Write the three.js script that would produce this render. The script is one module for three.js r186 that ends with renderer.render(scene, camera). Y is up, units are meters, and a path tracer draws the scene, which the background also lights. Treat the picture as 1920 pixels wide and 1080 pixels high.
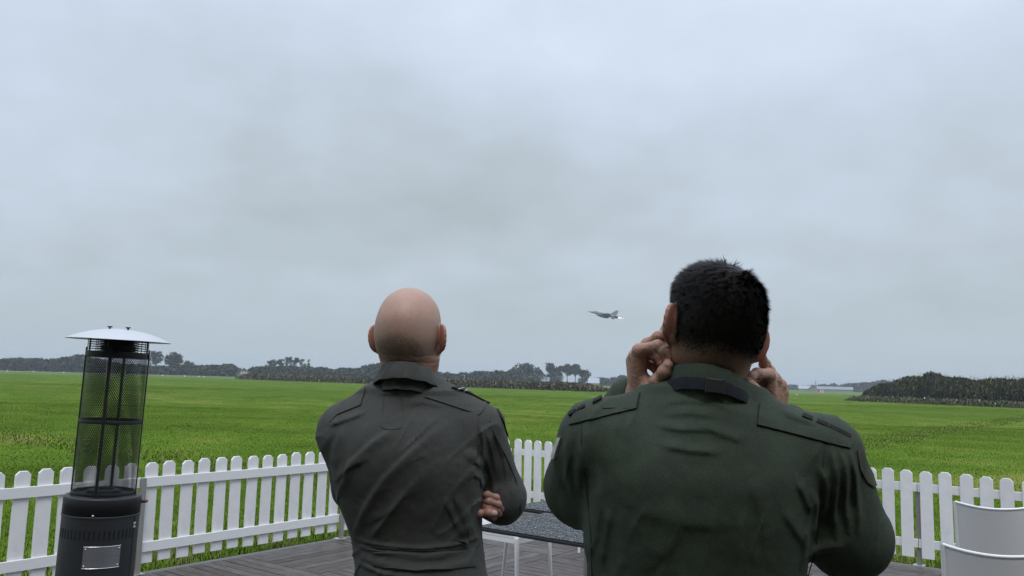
import * as THREE from 'three';
import { mergeGeometries } from 'three/addons/utils/BufferGeometryUtils.js';
import { RoundedBoxGeometry } from 'three/addons/geometries/RoundedBoxGeometry.js';
import { createNoise2D, createNoise3D } from 'simplex-noise';

// ---------------------------------------------------------------- camera, sky, sun, exposure
const scene = new THREE.Scene();
const FOCAL = 1580, CAM_H = 1.6;
const camera = new THREE.PerspectiveCamera(2 * Math.atan(540 / FOCAL) * 180 / Math.PI, 16 / 9, 0.05, 6000);
camera.rotation.order = 'YXZ';
camera.position.set(0, CAM_H, 0);
camera.rotation.set(Math.atan(174 / FOCAL), 0, 0.027);
camera.updateMatrixWorld(true);
const renderer = new THREE.WebGLRenderer({ antialias: true });
renderer.setSize(1024, 576);
renderer.toneMapping = THREE.LinearToneMapping;
renderer.toneMappingExposure = 1.0;
renderer.shadowMap.enabled = true;

let seedState = 7;
function rnd() { seedState = (seedState + 0x6d2b79f5) | 0; let t = Math.imul(seedState ^ (seedState >>> 15), 1 | seedState); t = (t + Math.imul(t ^ (t >>> 7), 61 | t)) ^ t; return ((t ^ (t >>> 14)) >>> 0) / 4294967296; }
const rr = (a, b) => a + (b - a) * rnd();
const noise2 = createNoise2D(rnd), noise3 = createNoise3D(rnd);
const clamp = (x, a = 0, b = 1) => Math.min(b, Math.max(a, x));
const sstep = (a, b, x) => { const t = clamp((x - a) / (b - a)); return t * t * (3 - 2 * t); };
const lerp = (a, b, t) => a + (b - a) * t;
function fbm3(x, y, z, oct = 4) { let s = 0, a = 0.5; for (let i = 0; i < oct; i++) { s += a * noise3(x, y, z); x = x * 2.03 + 3.1; y = y * 2.03 - 1.7; z = z * 2.03 + 0.6; a *= 0.5; } return s; }
function fbm2(x, y, oct = 4) { let s = 0, a = 0.5; for (let i = 0; i < oct; i++) { s += a * noise2(x, y); x = x * 2.03 + 3.1; y = y * 2.03 - 1.7; a *= 0.5; } return s; }

// a photograph pixel gives a direction; W puts the point at a given distance in front of the camera, G on a level plane
const RQ = camera.quaternion.clone();
function ray(px, py) { return new THREE.Vector3((px - 960) / FOCAL, -(py - 540) / FOCAL, -1).applyQuaternion(RQ); }
function W(px, py, d) { const r = ray(px, py); return r.multiplyScalar(d / -r.z).add(camera.position); }
function G(px, py, y = 0) { const r = ray(px, py); return r.multiplyScalar((y - CAM_H) / r.y).add(camera.position); }
const GRASS_Y = -0.1;

// overcast sky: grey-blue stratus, brighter overhead than at the horizon
{
  const w = 2048, h = 1024, data = new Float32Array(w * h * 4);
  const blobs = [[560, 300, 10, 4.5, -0.065], [720, 430, 9, 3.5, -0.06], [1060, 95, 6, 3, 0.075], [1190, 210, 5, 3, 0.04], [230, 240, 6, 3.5, 0.035], [330, 80, 6, 4, -0.05], [420, 360, 8, 3, 0.045], [640, 500, 7, 2.2, 0.035],
    [1180, 330, 9, 2.5, -0.04], [1560, 120, 9, 6, 0.03], [900, 330, 8, 4, -0.04], [300, 560, 12, 2.5, -0.01], [1000, 500, 10, 2, 0.02]].map(([px, py, sx, sy, a]) => {
      const d = ray(px, py).normalize(); return { az: Math.atan2(d.x, -d.z), el: Math.asin(d.y), sx: sx * Math.PI / 180, sy: sy * Math.PI / 180, a };
    });
  for (let j = 0; j < h; j++) {
    const el = ((j + 0.5) / h - 0.5) * Math.PI, se = Math.sin(el), ce = Math.cos(el);
    for (let i = 0; i < w; i++) {
      const lon = ((i + 0.5) / w - 0.5) * 2 * Math.PI;             // three: u = atan2(z, x)/2pi + 0.5
      const x = ce * Math.cos(lon), z = ce * Math.sin(lon), s = Math.max(se, 0);
      const q = 1 / (s + 0.22), cx = x * q, cz = z * q;
      let n = 0.55 * fbm3(cx * 0.75, cz * 0.75, 1.3, 3) + 0.3 * fbm3(cx * 2.1 + 5, cz * 2.1, 4.1, 3) + 0.26 * fbm3(x * 9, se * 16, z * 9, 4);
      let k = 0.16 * n * sstep(-0.02, 0.12, se);
      const az = Math.atan2(x, -z);
      if (Math.abs(az) < 1.2 && el > -0.1 && el < 0.9) for (const b of blobs) {
        const wob = 0.5 * fbm2(az * 7 + b.a * 90, el * 9);
        const dx = (az - b.az) / b.sx, dy = (el - b.el) / b.sy; k += 0.95 * b.a * Math.exp(-0.5 * (dx * dx + dy * dy)) * (1 + wob);
      }
      const lift = 1.06 + 0.22 * sstep(0, 0.42, s) + 1.5 * sstep(0.3, 1.0, s);   // overcast luminance grows towards the zenith
      const L = lift * (1 + k), cool = sstep(0.0, 0.4, s + k * 1.2);
      const o = (j * w + i) * 4;
      data[o] = L * lerp(0.458, 0.478, cool); data[o + 1] = L * lerp(0.535, 0.545, cool); data[o + 2] = L * lerp(0.586, 0.65, cool); data[o + 3] = 1;
      if (se < 0) { const g = sstep(-0.12, 0, se); data[o] = lerp(0.06, data[o], g); data[o + 1] = lerp(0.1, data[o + 1], g); data[o + 2] = lerp(0.04, data[o + 2], g); }
    }
  }
  const sky = new THREE.DataTexture(data, w, h, THREE.RGBAFormat, THREE.FloatType);
  sky.mapping = THREE.EquirectangularReflectionMapping; sky.magFilter = THREE.LinearFilter; sky.minFilter = THREE.LinearFilter; sky.wrapS = THREE.RepeatWrapping; sky.needsUpdate = true;
  scene.background = sky; scene.environment = sky;
}
const sun = new THREE.DirectionalLight(new THREE.Color(1, 0.97, 0.93), 1.5);
sun.position.set(3, 44, 21); sun.target.position.set(0, 0, -6); sun.castShadow = true; sun.shadow.radius = 45;
Object.assign(sun.shadow.camera, { left: -30, right: 30, top: 30, bottom: -30, near: 1, far: 120 }); sun.shadow.mapSize.set(2048, 2048);
scene.add(sun, sun.target);

// ---------------------------------------------------------------- helpers
const taken = new Map();
function numbered(name) { const n = taken.get(name) ?? 0; taken.set(name, n + 1); return n ? name + '_' + String(n).padStart(3, '0') : name; }
function tag(o, label, category, group) { o.userData.label = label; o.userData.category = category; if (group) o.userData.group = group; return o; }
function thing(name, label, category, pos = [0, 0, 0], group) { const o = new THREE.Group(); o.name = numbered(name); o.position.set(...pos); scene.add(o); return tag(o, label, category, group); }
function part(name, geo, mat, parent) { const m = new THREE.Mesh(geo, mat); m.name = name; m.castShadow = m.receiveShadow = true; parent.add(m); return m; }
function structure(o, name, label, category) { o.name = numbered(name); o.userData.kind = 'structure'; if (label) o.userData.label = label; if (category) o.userData.category = category; scene.add(o); return o; }
const lin = (r, g, b) => new THREE.Color().setRGB(r, g, b);
const std = (r, g, b, rough = 0.8, metal = 0, extra = {}) => new THREE.MeshStandardMaterial({ color: lin(r, g, b), roughness: rough, metalness: metal, ...extra });
function box(w, h, d, x = 0, y = 0, z = 0, bevel = 0) { const g = bevel ? new RoundedBoxGeometry(w, h, d, 1, bevel) : new THREE.BoxGeometry(w, h, d); return g.translate(x, y, z); }
function plain(g) { const o = g.index ? g.toNonIndexed() : g; for (const k of Object.keys(o.attributes)) if (!['position', 'normal', 'uv'].includes(k)) o.deleteAttribute(k); return o; }
function join(list) { return mergeGeometries(list.map(plain)); }
function tube(points, r, seg = 12, radial = 6, closed = false) { return new THREE.TubeGeometry(new THREE.CatmullRomCurve3(points.map((p) => p.isVector3 ? p : new THREE.Vector3(...p)), closed), seg, r, radial, closed); }
function bar(a, b, r, radial = 8, r2 = r) {
  a = a.isVector3 ? a : new THREE.Vector3(...a); b = b.isVector3 ? b : new THREE.Vector3(...b);
  const d = b.clone().sub(a), g = new THREE.CylinderGeometry(r2, r, d.length(), radial);
  return g.applyQuaternion(new THREE.Quaternion().setFromUnitVectors(new THREE.Vector3(0, 1, 0), d.normalize())).translate((a.x + b.x) / 2, (a.y + b.y) / 2, (a.z + b.z) / 2);
}
function texture(size, fn, srgb = true, rep = 1) {
  const d = new Uint8Array(size * size * 4);
  for (let j = 0; j < size; j++) for (let i = 0; i < size; i++) { const c = fn(i / size, j / size), o = (j * size + i) * 4; for (let k = 0; k < 3; k++) d[o + k] = clamp(typeof c === 'number' ? c : c[k]) * 255; d[o + 3] = 255; }
  const t = new THREE.DataTexture(d, size, size); t.wrapS = t.wrapT = THREE.RepeatWrapping; t.magFilter = THREE.LinearFilter; t.minFilter = THREE.LinearMipmapLinearFilter; t.generateMipmaps = true;
  if (srgb) t.colorSpace = THREE.SRGBColorSpace; t.repeat.set(rep, rep); t.needsUpdate = true; return t;
}
// tiling noise: mixes four shifted copies so that the edges meet
function tiled(f, u, v, period = 1) { const a = u / period, b = v / period; return f(u, v) * (1 - a) * (1 - b) + f(u - period, v) * a * (1 - b) + f(u, v - period) * (1 - a) * b + f(u - period, v - period) * a * b; }

// ---------------------------------------------------------------- ground, runway, deck
const U = new THREE.Vector3(Math.cos(0.6455), 0, Math.sin(0.6455)), V = new THREE.Vector3(U.z, 0, -U.x);   // the deck's two directions
const CORNER = new THREE.Vector3(0.049, 0, -10.86);
const onDeck = (a, b, y = 0) => CORNER.clone().addScaledVector(U, a).addScaledVector(V, -b).setY(y);      // a along the right run, b along the left run
const grassTone = (x, z) => {                                   // dryness and species patches of the turf
  const big = fbm2(x * 0.035 + 9, z * 0.035, 3), mid = fbm2(x * 0.21, z * 0.21 + 4, 3), small = fbm2(x * 1.3, z * 1.3, 2);
  const dry = sstep(0.12, 0.75, 0.45 * big + 0.75 * mid + 0.35 * small + 0.1);
  const c = [lerp(0.143, 0.225, dry), lerp(0.246, 0.245, dry), lerp(0.018, 0.055, dry)], k = 1 + 0.2 * big + 0.14 * small + 0.34 * mid;
  return [c[0] * k, c[1] * k, c[2] * k];
};
{
  const grassTex = texture(512, (u, v) => {
    const a = tiled((x, y) => fbm2(x * 26, y * 26, 4), u, v), b = tiled((x, y) => fbm2(x * 90 + 7, y * 60, 2), u, v), c = 0.8 + 0.3 * a + 0.28 * b;
    return [c * 0.98, c, c * 0.92];
  });
    const pos = [], col = [], uv = [], idx = [];
  // one sheet: rows grow with distance
  const zs = []; let z = 40; while (z > -5000) { zs.push(z); const d = Math.max(4, -z); z -= Math.max(0.9, d * 0.045); } zs.push(-5200);
  const nx = 120;
  for (const zz of zs) {
    const half = Math.max(60, -zz * 1.15 + 50);
    for (let i = 0; i <= nx; i++) {
      const x = (i / nx * 2 - 1) * half, t = grassTone(x, zz);
      pos.push(x, GRASS_Y, zz); uv.push(x / 3.1, zz / 3.1); col.push(...t);
    }
  }
  for (let j = 0; j + 1 < zs.length; j++) for (let i = 0; i < nx; i++) { const a = j * (nx + 1) + i, b = a + nx + 1; idx.push(a, a + 1, b, a + 1, b + 1, b); }
  const g = new THREE.BufferGeometry(); g.setAttribute('position', new THREE.Float32BufferAttribute(pos, 3)); g.setAttribute('color', new THREE.Float32BufferAttribute(col, 3)); g.setAttribute('uv', new THREE.Float32BufferAttribute(uv, 2)); g.setIndex(idx); g.computeVertexNormals();
  const m = new THREE.Mesh(g, new THREE.MeshPhysicalMaterial({ vertexColors: true, map: grassTex, roughness: 1, specularIntensity: 0.15, bumpMap: grassTex, bumpScale: 0.015 })); m.receiveShadow = true;
  structure(m, 'grass_field');
  const rw = new THREE.Mesh(new THREE.PlaneGeometry(1500, 45, 1, 1).rotateX(-Math.PI / 2), std(0.13, 0.135, 0.135, 0.9)); rw.position.set(-60, GRASS_Y + 0.03, -372); rw.rotation.y = 0.05; rw.receiveShadow = true;
  structure(rw, 'runway');
}
// blades: tufts scattered through the wedge of field in front of the deck
{
  function tuft(n, spread, h, wid) {
    const p = [], nn = [], id = [];
    for (let i = 0; i < n; i++) {
      const a = rr(0, 6.283), r = spread * Math.sqrt(rnd()), x = Math.cos(a) * r, z = Math.sin(a) * r, b = rr(0, 6.283), H = h * rr(0.55, 1.15), lean = H * rr(0.15, 0.9), ww = wid * rr(0.7, 1.3);
      const dx = Math.cos(b), dz = Math.sin(b), sx = -dz * ww, sz = dx * ww, o = p.length / 3;
      p.push(x - sx, 0, z - sz, x + sx, 0, z + sz, x + dx * lean * 0.35 - sx * 0.8, H * 0.62, z + dz * lean * 0.35 - sz * 0.8, x + dx * lean * 0.35 + sx * 0.8, H * 0.62, z + dz * lean * 0.35 + sz * 0.8, x + dx * lean, H, z + dz * lean);
      for (let k = 0; k < 5; k++) nn.push(dx * 0.2, 0.97, dz * 0.2);
      id.push(o, o + 1, o + 3, o, o + 3, o + 2, o + 2, o + 3, o + 4);
    }
    const g = new THREE.BufferGeometry(); g.setAttribute('position', new THREE.Float32BufferAttribute(p, 3)); g.setAttribute('normal', new THREE.Float32BufferAttribute(nn, 3)); g.setIndex(id); return g;
  }
  const mat = new THREE.MeshPhysicalMaterial({ color: 0xffffff, roughness: 0.9, specularIntensity: 0.2, side: THREE.DoubleSide });
  const inDeck = (x, z) => { const d = new THREE.Vector3(x - CORNER.x, 0, z - CORNER.z), a = d.dot(U), b = -d.dot(V); return a > -0.03 && b > -0.03 && a < 9.9 && b < 9.9; };
  const fields = [
    ['lawn_grass', 'short bright green grass with dry tufts just beyond the fence', tuft(12, 0.08, 0.036, 0.0019), 4.5, 15, 64000, 0.75],
    ['lawn_grass', 'bright green meadow grass in the middle of the field', tuft(12, 0.12, 0.031, 0.0034), 13, 42, 125000, 0.72],
    ['lawn_grass', 'bright green meadow grass beyond the middle of the field', tuft(12, 0.26, 0.03, 0.007), 38, 95, 110000, 0.7],
    ['lawn_grass', 'bright green meadow grass reaching to the far edge of the field', tuft(14, 0.7, 0.03, 0.016), 85, 230, 60000, 0.7]];
  for (const [name, label, geo, d0, d1, n, spread] of fields) {
    const im = new THREE.InstancedMesh(geo, mat, n), M = new THREE.Matrix4(), q = new THREE.Quaternion(), e = new THREE.Euler(), c = new THREE.Color(); let k = 0, guard = 0;
    while (k < n && guard++ < n * 4) {
      const d = Math.sqrt(lerp(d0 * d0, d1 * d1, rnd() ** (d1 > 100 ? 1.35 : 1))), t = rr(-spread, spread), x = d * t, z = -d;
      if (inDeck(x, z)) continue;
      const nearFence = (() => { const v = new THREE.Vector3(x - CORNER.x, 0, z - CORNER.z), a = v.dot(U), b = -v.dot(V); const da = a < 0 ? -a : 9, db = b < 0 ? -b : 9; return Math.min(da, db); })();
      const clump = sstep(0.15, 0.75, fbm2(x * 0.55 + 31, z * 0.55, 3) + 0.15 * noise2(x * 3, z * 3)), rough = sstep(2.6, 0.4, nearFence);
      const s = rr(0.65, 1.05) * (1 + 0.5 * clump * rnd() + 0.9 * rough * rnd());
      q.setFromEuler(e.set(rr(-0.2, 0.2), rr(0, 6.283), rr(-0.2, 0.2)));
      M.compose(new THREE.Vector3(x, GRASS_Y - 0.004, z), q, new THREE.Vector3(s * 1.05, s * (1 + 0.4 * rough), s * 1.05)); im.setMatrixAt(k, M);
      const g = grassTone(x, z), straw = (rnd() < 0.04 + 0.5 * rough * sstep(-0.1, 0.4, fbm2(x * 1.1, z * 1.1 + 9, 2)) ? 1 : 0), v = rr(0.87, 1.16) * (1 - 0.2 * clump);
      c.setRGB(lerp(g[0], 0.22, straw) * v, lerp(g[1], 0.2, straw) * v, lerp(g[2], 0.09, straw) * v); im.setColorAt(k, c); k++;
    }
    im.count = k; im.name = numbered(name); im.userData = { label, category: 'grass', kind: 'stuff' }; im.castShadow = im.receiveShadow = true; scene.add(im);
  }
}

// wooden deck: parquet squares of boards, turned square by square
{
  const woodTex = texture(512, (u, v) => {
    const g = tiled((x, y) => fbm2(x * 3.2, y * 60, 4), u, v), f = tiled((x, y) => fbm2(x * 14 + 3, y * 150, 2), u, v), s = tiled((x, y) => fbm2(x * 4 + 11, y * 5, 3), u, v), k = 0.72 + 0.34 * g + 0.2 * f + 0.22 * s;
    return [k, k * 0.985, k * 0.97];
  });
  const woodBump = texture(512, (u, v) => 0.5 + 0.5 * tiled((x, y) => fbm2(x * 3.2, y * 60, 4), u, v), false);
  const woodRough = texture(256, (u, v) => [0, 0.5 + 0.35 * tiled((x, y) => fbm2(x * 4, y * 8, 4), u, v), 0], false);
  const tones = [[0.125, 0.098, 0.082], [0.136, 0.117, 0.103], [0.1, 0.077, 0.063], [0.155, 0.139, 0.126], [0.114, 0.088, 0.072]].map((c) => new THREE.MeshStandardMaterial({ color: lin(...c), map: woodTex, roughness: 1, roughnessMap: woodRough, bumpMap: woodBump, bumpScale: 0.0015 }));
  const deck = structure(new THREE.Group(), 'wooden_deck');
  const S = 0.98, N = 9, pitch = S / N, T = 0.028;
  const boards = [0, 1, 2].map((k) => { const g = new RoundedBoxGeometry(S - 0.006, T, pitch - 0.008, 1, 0.003), uv = g.attributes.uv, p = g.attributes.position; for (let i = 0; i < uv.count; i++) uv.setXY(i, p.getX(i) * 0.7 + k * 0.37, p.getZ(i) * 0.7 + k * 0.21 + 0.5); return g; });
  const edgeTone = std(0.25, 0.25, 0.255, 0.75, 0, { map: woodTex });
  const vis = [], rest = [];
  for (let i = 0; i < 10; i++) for (let j = 0; j < 10; j++) {
    const turn = (i + j) % 2;
    for (let k = 0; k < N; k++) {
      const off = (k + 0.5) * pitch, a = 0.06 + i * S + (turn ? off : S / 2), b = 0.06 + j * S + (turn ? S / 2 : off), p = onDeck(a, b, -T / 2);
      const px = p.clone().project(camera), d = -p.z;
      const seen = Math.abs(px.x) < 1.0 && px.y > -1.03 && px.y < 1 && d > 0.5;
      (seen ? vis : rest).push({ p, turn, d, k: (i * 7 + j * 13 + k * 5) });
    }
  }
  vis.sort((a, b) => a.d - b.d); while (vis.length > 298) rest.push(vis.pop());
  const yaw0 = -0.6455;
  for (const b of vis) { const m = part('plank', boards[b.k % 3], tones[Math.floor(rnd() * 5)], deck); m.position.copy(b.p); m.position.y += rr(-0.0015, 0.001); m.rotation.y = yaw0 + (b.turn ? Math.PI / 2 : 0); }
  const rg = rest.map((b) => boards[b.k % 3].clone().rotateY(yaw0 + (b.turn ? Math.PI / 2 : 0)).translate(b.p.x, b.p.y, b.p.z));
  const rm = part('planks', mergeGeometries(rg), tones[1], deck); rm.userData.kind = 'stuff';
  // weathered edge boards and the joists below
  for (const [p0, along] of [[onDeck(4.95, 0.02, -0.015), U], [onDeck(0.02, 4.95, -0.015), V]]) { const m = part('edge_board', new RoundedBoxGeometry(9.95, 0.03, 0.075, 1, 0.003), edgeTone, deck); m.position.copy(p0); m.rotation.y = -Math.atan2(along.z, along.x); }
  const base = part('joists', join([box(9.9, 0.06, 9.9)]), std(0.05, 0.042, 0.036, 0.95), deck); base.position.copy(onDeck(5, 5, -0.066)); base.rotation.y = yaw0;
}

// clubhouse behind the camera: its wall and eaves keep the low sky off whoever stands near it
{
  const b = thing('clubhouse', 'tall dark brick clubhouse wall at the back of the deck', 'building', [0, 0, 2.6]);
  part('wall', box(17, 6.1, 0.3, 0, 2.95, 0), std(0.1, 0.07, 0.052, 0.9), b);
  part('eaves', box(17.6, 0.2, 0.9, 0, 6.102, -0.1), std(0.07, 0.065, 0.06, 0.9), b);
  part('door', box(1.9, 2.15, 0.06, 1.2, 1.08, -0.17), std(0.05, 0.055, 0.06, 0.4), b);
}

// ---------------------------------------------------------------- picket fence
{
  const scuff = texture(256, (u, v) => { const a = tiled((x, y) => fbm2(x * 8, y * 8, 4), u, v), b = tiled((x, y) => fbm2(x * 30 + 5, y * 30, 2), u, v); const k = 0.965 + 0.05 * a - 0.2 * sstep(0.55, 0.7, b); return [k, k, k * 1.0]; });
  const white = [0, 1, 2].map((i) => std(0.83 - i * 0.025, 0.83 - i * 0.025, 0.835 - i * 0.025, 0.5, 0, { map: scuff }));
  const steel = std(0.3, 0.29, 0.27, 0.55, 0.4), plate = std(0.5, 0.5, 0.48, 0.4, 0.8);
  const PW = 0.1, TOP = 0.862, BOT = 0.075, TH = 0.02, c = 0.025;
  const shape = new THREE.Shape([[-PW / 2, BOT], [PW / 2, BOT], [PW / 2, TOP - c], [PW / 2 - c, TOP], [-PW / 2 + c, TOP], [-PW / 2, TOP - c]].map((p) => new THREE.Vector2(...p)));
  const picket = [0, 1].map((k) => { const g = new THREE.ExtrudeGeometry(shape, { depth: TH - 0.006, bevelEnabled: true, bevelThickness: 0.003, bevelSize: 0.003, bevelSegments: 1 }).translate(0, 0, -TH / 2); const uv = g.attributes.uv; for (let i = 0; i < uv.count; i++) uv.setXY(i, uv.getX(i) + k * 0.43, uv.getY(i) * 0.9 + k * 0.31); return g; });
  function run(label, at, yaw, posts, spacing) {      // local x along the run from the corner, +z towards the deck
    const f = thing('picket_fence', label, 'fence', [at.x, 0, at.z], 'white picket fence runs round the deck'); f.rotation.y = yaw;
    const L = posts[posts.length - 1];
    for (let p = 0; p + 1 < posts.length; p++) {
      const a = posts[p] + 0.003, b = posts[p + 1] - 0.003, n = Math.round((b - a) / spacing);
      for (const y of [0.2, 0.71]) part('rail', box(b - a, 0.078, 0.019, (a + b) / 2, y, -0.021, 0.003), white[1], f);
      for (let i = 0; i < n; i++) { const m = part('picket', picket[(i + p) % 2], white[Math.floor(rnd() * 3)], f); m.position.set(a + (i + 0.5) * (b - a) / n + rr(-0.005, 0.005), rr(-0.006, 0.006), rr(-0.0008, 0.0008)); m.rotation.z = rr(-0.011, 0.011); }
    }
    for (const p of posts.slice(1)) {
      part('post', box(0.04, 0.745, 0.03, p, 0.3775, -0.047, 0.003), steel, f);
      const bp = part('base_plate', box(0.1, 0.005, 0.1, p, 0.0028, -0.03, 0.002), plate, f);
      for (const y of [0.2, 0.71]) part('bracket', box(0.044, 0.05, 0.004, p, y, -0.0291), steel, f);
    }
  }
  run('white picket fence run crossing behind the black patio heater', onDeck(-0.005, 0.0), Math.atan2(V.z, -V.x) , [0.02, 1.02, 2.84, 4.96, 6.94, 8.9], 0.158);
  run('white picket fence run behind the two white chair backs', onDeck(0.0, -0.005), -0.6455, [0.02, 0.8, 2.77, 4.73, 6.7, 8.6], 0.158);
}

// ---------------------------------------------------------------- patio heater
{
  const at = W(186, 1075, 4.62), base = new THREE.Vector3(at.x, 0, at.z), far = onDeck(0, 0);
  const h = thing('patio_heater', 'black cylindrical patio heater with mesh guard and pale domed cap', 'patio heater', [base.x - 0.035, 0.001, base.z]);
  h.rotation.z = -0.026;
  const speck = texture(256, (u, v) => { const a = tiled((x, y) => fbm2(x * 40, y * 40, 3), u, v); return [0.45 + 0.12 * a, 0.45 + 0.12 * a, 0.45 + 0.12 * a]; }, false);
  const black = std(0.015, 0.0165, 0.02, 0.5, 0, { roughnessMap: null, bumpMap: speck, bumpScale: 0.0006 }), mesh = std(0.012, 0.013, 0.016, 0.5, 0.3), hole = std(0.004, 0.004, 0.004, 1), alu = std(0.55, 0.56, 0.58, 0.5, 0.45), bolt = std(0.75, 0.75, 0.75, 0.25, 1);
  const R = 0.19, R2 = 0.153, Y1 = 0.938, Y0 = 0.03, Y2 = 1.69;
  const lat = (pts, n = 64) => new THREE.LatheGeometry(pts.map((p) => new THREE.Vector2(...p)), n);
  part('housing', lat([[0, Y0], [R - 0.004, Y0], [R, Y0 + 0.004], [R, 0.832], [R + 0.003, 0.835], [R + 0.003, 0.843], [R, 0.846], [0, 0.846]]), black, h);
  part('top_collar', lat([[0, 0.847], [R + 0.001, 0.847], [R + 0.001, Y1 - 0.01], [R - 0.006, Y1], [R2 + 0.012, Y1], [R2 + 0.01, Y1 - 0.006], [0, Y1 - 0.006]]), black, h);
  part('foot_ring', lat([[0, 0], [R + 0.01, 0], [R + 0.01, 0.026], [R - 0.01, 0.0295], [0, 0.0295]]), black, h);
  const ang = (px) => px;      // angle round the drum, 0 faces the camera
  const facing = Math.atan2(-base.x, -base.z);
  const onDrum = (o, a, y, r = R) => { o.position.set(Math.sin(facing + a) * r, y, Math.cos(facing + a) * r); o.rotation.y = facing + a; return o; };
  for (let i = 0; i < 19; i++) onDrum(part('vent_slot', new THREE.ExtrudeGeometry((() => { const s = new THREE.Shape(); s.absarc(0, 0.02, 0.0042, 0, Math.PI); s.absarc(0, -0.02, 0.0042, Math.PI, 0); return s; })(), { depth: 0.0016, bevelEnabled: false }), hole, h), -1.25 + i * 0.125, 0.752, R - 0.0003);
  // service door: two upright joints and hinges
  for (const a of [1.02, -2.2]) onDrum(part('door_joint', box(0.004, 0.66, 0.0016, 0, 0, 0.0002), hole, h), a, 0.5);
  for (const y of [0.79, 0.16]) { const g = [box(0.016, 0.04, 0.003)]; for (const [x, yy] of [[-0.011, 0.013], [0.011, 0.013], [-0.011, -0.013], [0.011, -0.013]]) g.push(new THREE.SphereGeometry(0.0028, 8, 6).translate(x, yy, 0.002)); onDrum(part('hinge', join(g), bolt, h), 1.02, y, R + 0.002).scale.set(0.7, 0.8, 1); }
  for (const [a, y] of [[-0.2, 0.852], [-2.3, 0.852], [1.9, 0.852]]) onDrum(part('screw', new THREE.SphereGeometry(0.0062, 12, 8).scale(1, 1, 0.6), bolt, h), a, y, R + 0.0035);
  // rating plate, bent to the drum, with rows of small print
  {
    const c = document.createElement('canvas'); c.width = 512; c.height = 300; const x = c.getContext('2d'); x.fillStyle = '#8f9196'; x.fillRect(0, 0, 512, 300);
    for (let i = 0; i < 260; i++) { x.fillStyle = `rgba(${i % 2 ? 255 : 60},${i % 2 ? 255 : 60},${i % 2 ? 255 : 60},0.05)`; x.fillRect(0, rnd() * 300, 512, 1.2); }
    x.fillStyle = 'rgba(70,72,78,0.55)'; for (let l = 0; l < 9; l++) { let xx = 150 - l * 6; while (xx < 440 - (l % 3) * 40) { const ww = rr(10, 46); x.fillRect(xx, 70 + l * 22, ww, 3.2); xx += ww + rr(5, 12); } }
    const t = new THREE.CanvasTexture(c); t.colorSpace = THREE.SRGBColorSpace; t.magFilter = THREE.LinearFilter;
    const a = 0.47, pl = part('rating_plate', new THREE.CylinderGeometry(R + 0.003, R + 0.003, 0.108, 24, 1, true, facing + 0.12 - a, 2 * a), std(0.8, 0.8, 0.82, 0.4, 0.6, { map: t, side: THREE.DoubleSide }), h); pl.position.y = 0.643;
    for (const s of [-1, 1]) part('plate_edge', new THREE.TorusGeometry(R + 0.002, 0.0022, 6, 24, 2 * a).rotateX(-Math.PI / 2).rotateY(facing + 0.12 - a - Math.PI / 2).translate(0, s * 0.054, 0), bolt, pl);
    for (const sa of [-1, 1]) for (const sy of [-1, 1]) onDrum(part('rivet', new THREE.SphereGeometry(0.0046, 10, 8).scale(1, 1, 0.6), bolt, h), 0.12 + sa * (a - 0.05), 0.643 + sy * 0.042, R + 0.0045);
  }
  // red-tipped knob on the side
  onDrum(part('ignition_knob', join([new THREE.CylinderGeometry(0.009, 0.011, 0.022, 14).rotateX(Math.PI / 2).translate(0, 0, 0.012)]), std(0.05, 0.02, 0.02, 0.5), h), 1.52, 0.9);
  onDrum(part('knob_tip', new THREE.SphereGeometry(0.009, 12, 8).translate(0, 0, 0.026), std(0.28, 0.02, 0.03, 0.4), h), 1.52, 0.9);
  // guard: rings, uprights and a woven mesh of crossing wires
  const ringAt = (y, r, w, t) => lat([[r, y - w / 2], [r + t, y - w / 2], [r + t, y + w / 2], [r, y + w / 2], [r, y - w / 2]], 48);
  part('guard_ring', ringAt(Y1 + 0.012, R2 - 0.002, 0.018, 0.006), mesh, h); part('guard_ring', ringAt(1.325, R2, 0.018, 0.005), mesh, h); part('guard_ring', ringAt(Y2 - 0.008, R2 - 0.002, 0.034, 0.006), mesh, h);
  for (let i = 0; i < 4; i++) onDrum(part('guard_upright', box(0.016, Y2 - Y1 + 0.03, 0.005, 0, 0, 0.001), mesh, h), -0.22 + i * Math.PI / 2, (Y1 + Y2) / 2 + 0.012, R2 + 0.006);
  {
    const g = [], step = 0.0115, n = Math.round(2 * Math.PI * R2 / step), H = Y2 - Y1 - 0.02, turns = H / (2 * Math.PI * R2) / 1.55;
    for (const s of [-1, 1]) for (let i = 0; i < n; i++) {
      const a0 = i / n * Math.PI * 2, seg = 14, p = [], nn = [], id = [], w = 0.0016;
      for (let k = 0; k <= seg; k++) { const a = a0 + s * turns * 2 * Math.PI * k / seg, y = Y1 + 0.01 + H * k / seg, r = R2 - 0.001 * (s + 1), x = Math.sin(a), z = Math.cos(a), tx = Math.cos(a) * w, tz = -Math.sin(a) * w; p.push(x * r - tx, y, z * r - tz, x * r + tx, y, z * r + tz); nn.push(x, 0, z, x, 0, z); }
      for (let k = 0; k < seg; k++) { const o = k * 2; id.push(o, o + 1, o + 3, o, o + 3, o + 2); }
      const gg = new THREE.BufferGeometry(); gg.setAttribute('position', new THREE.Float32BufferAttribute(p, 3)); gg.setAttribute('normal', new THREE.Float32BufferAttribute(nn, 3)); gg.setIndex(id); g.push(gg);
    }
    const m = part('mesh_guard', mergeGeometries(g), new THREE.MeshStandardMaterial({ color: lin(0.012, 0.013, 0.016), roughness: 0.45, metalness: 0.3, side: THREE.DoubleSide }), h); m.userData.kind = 'stuff';
  }
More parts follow.
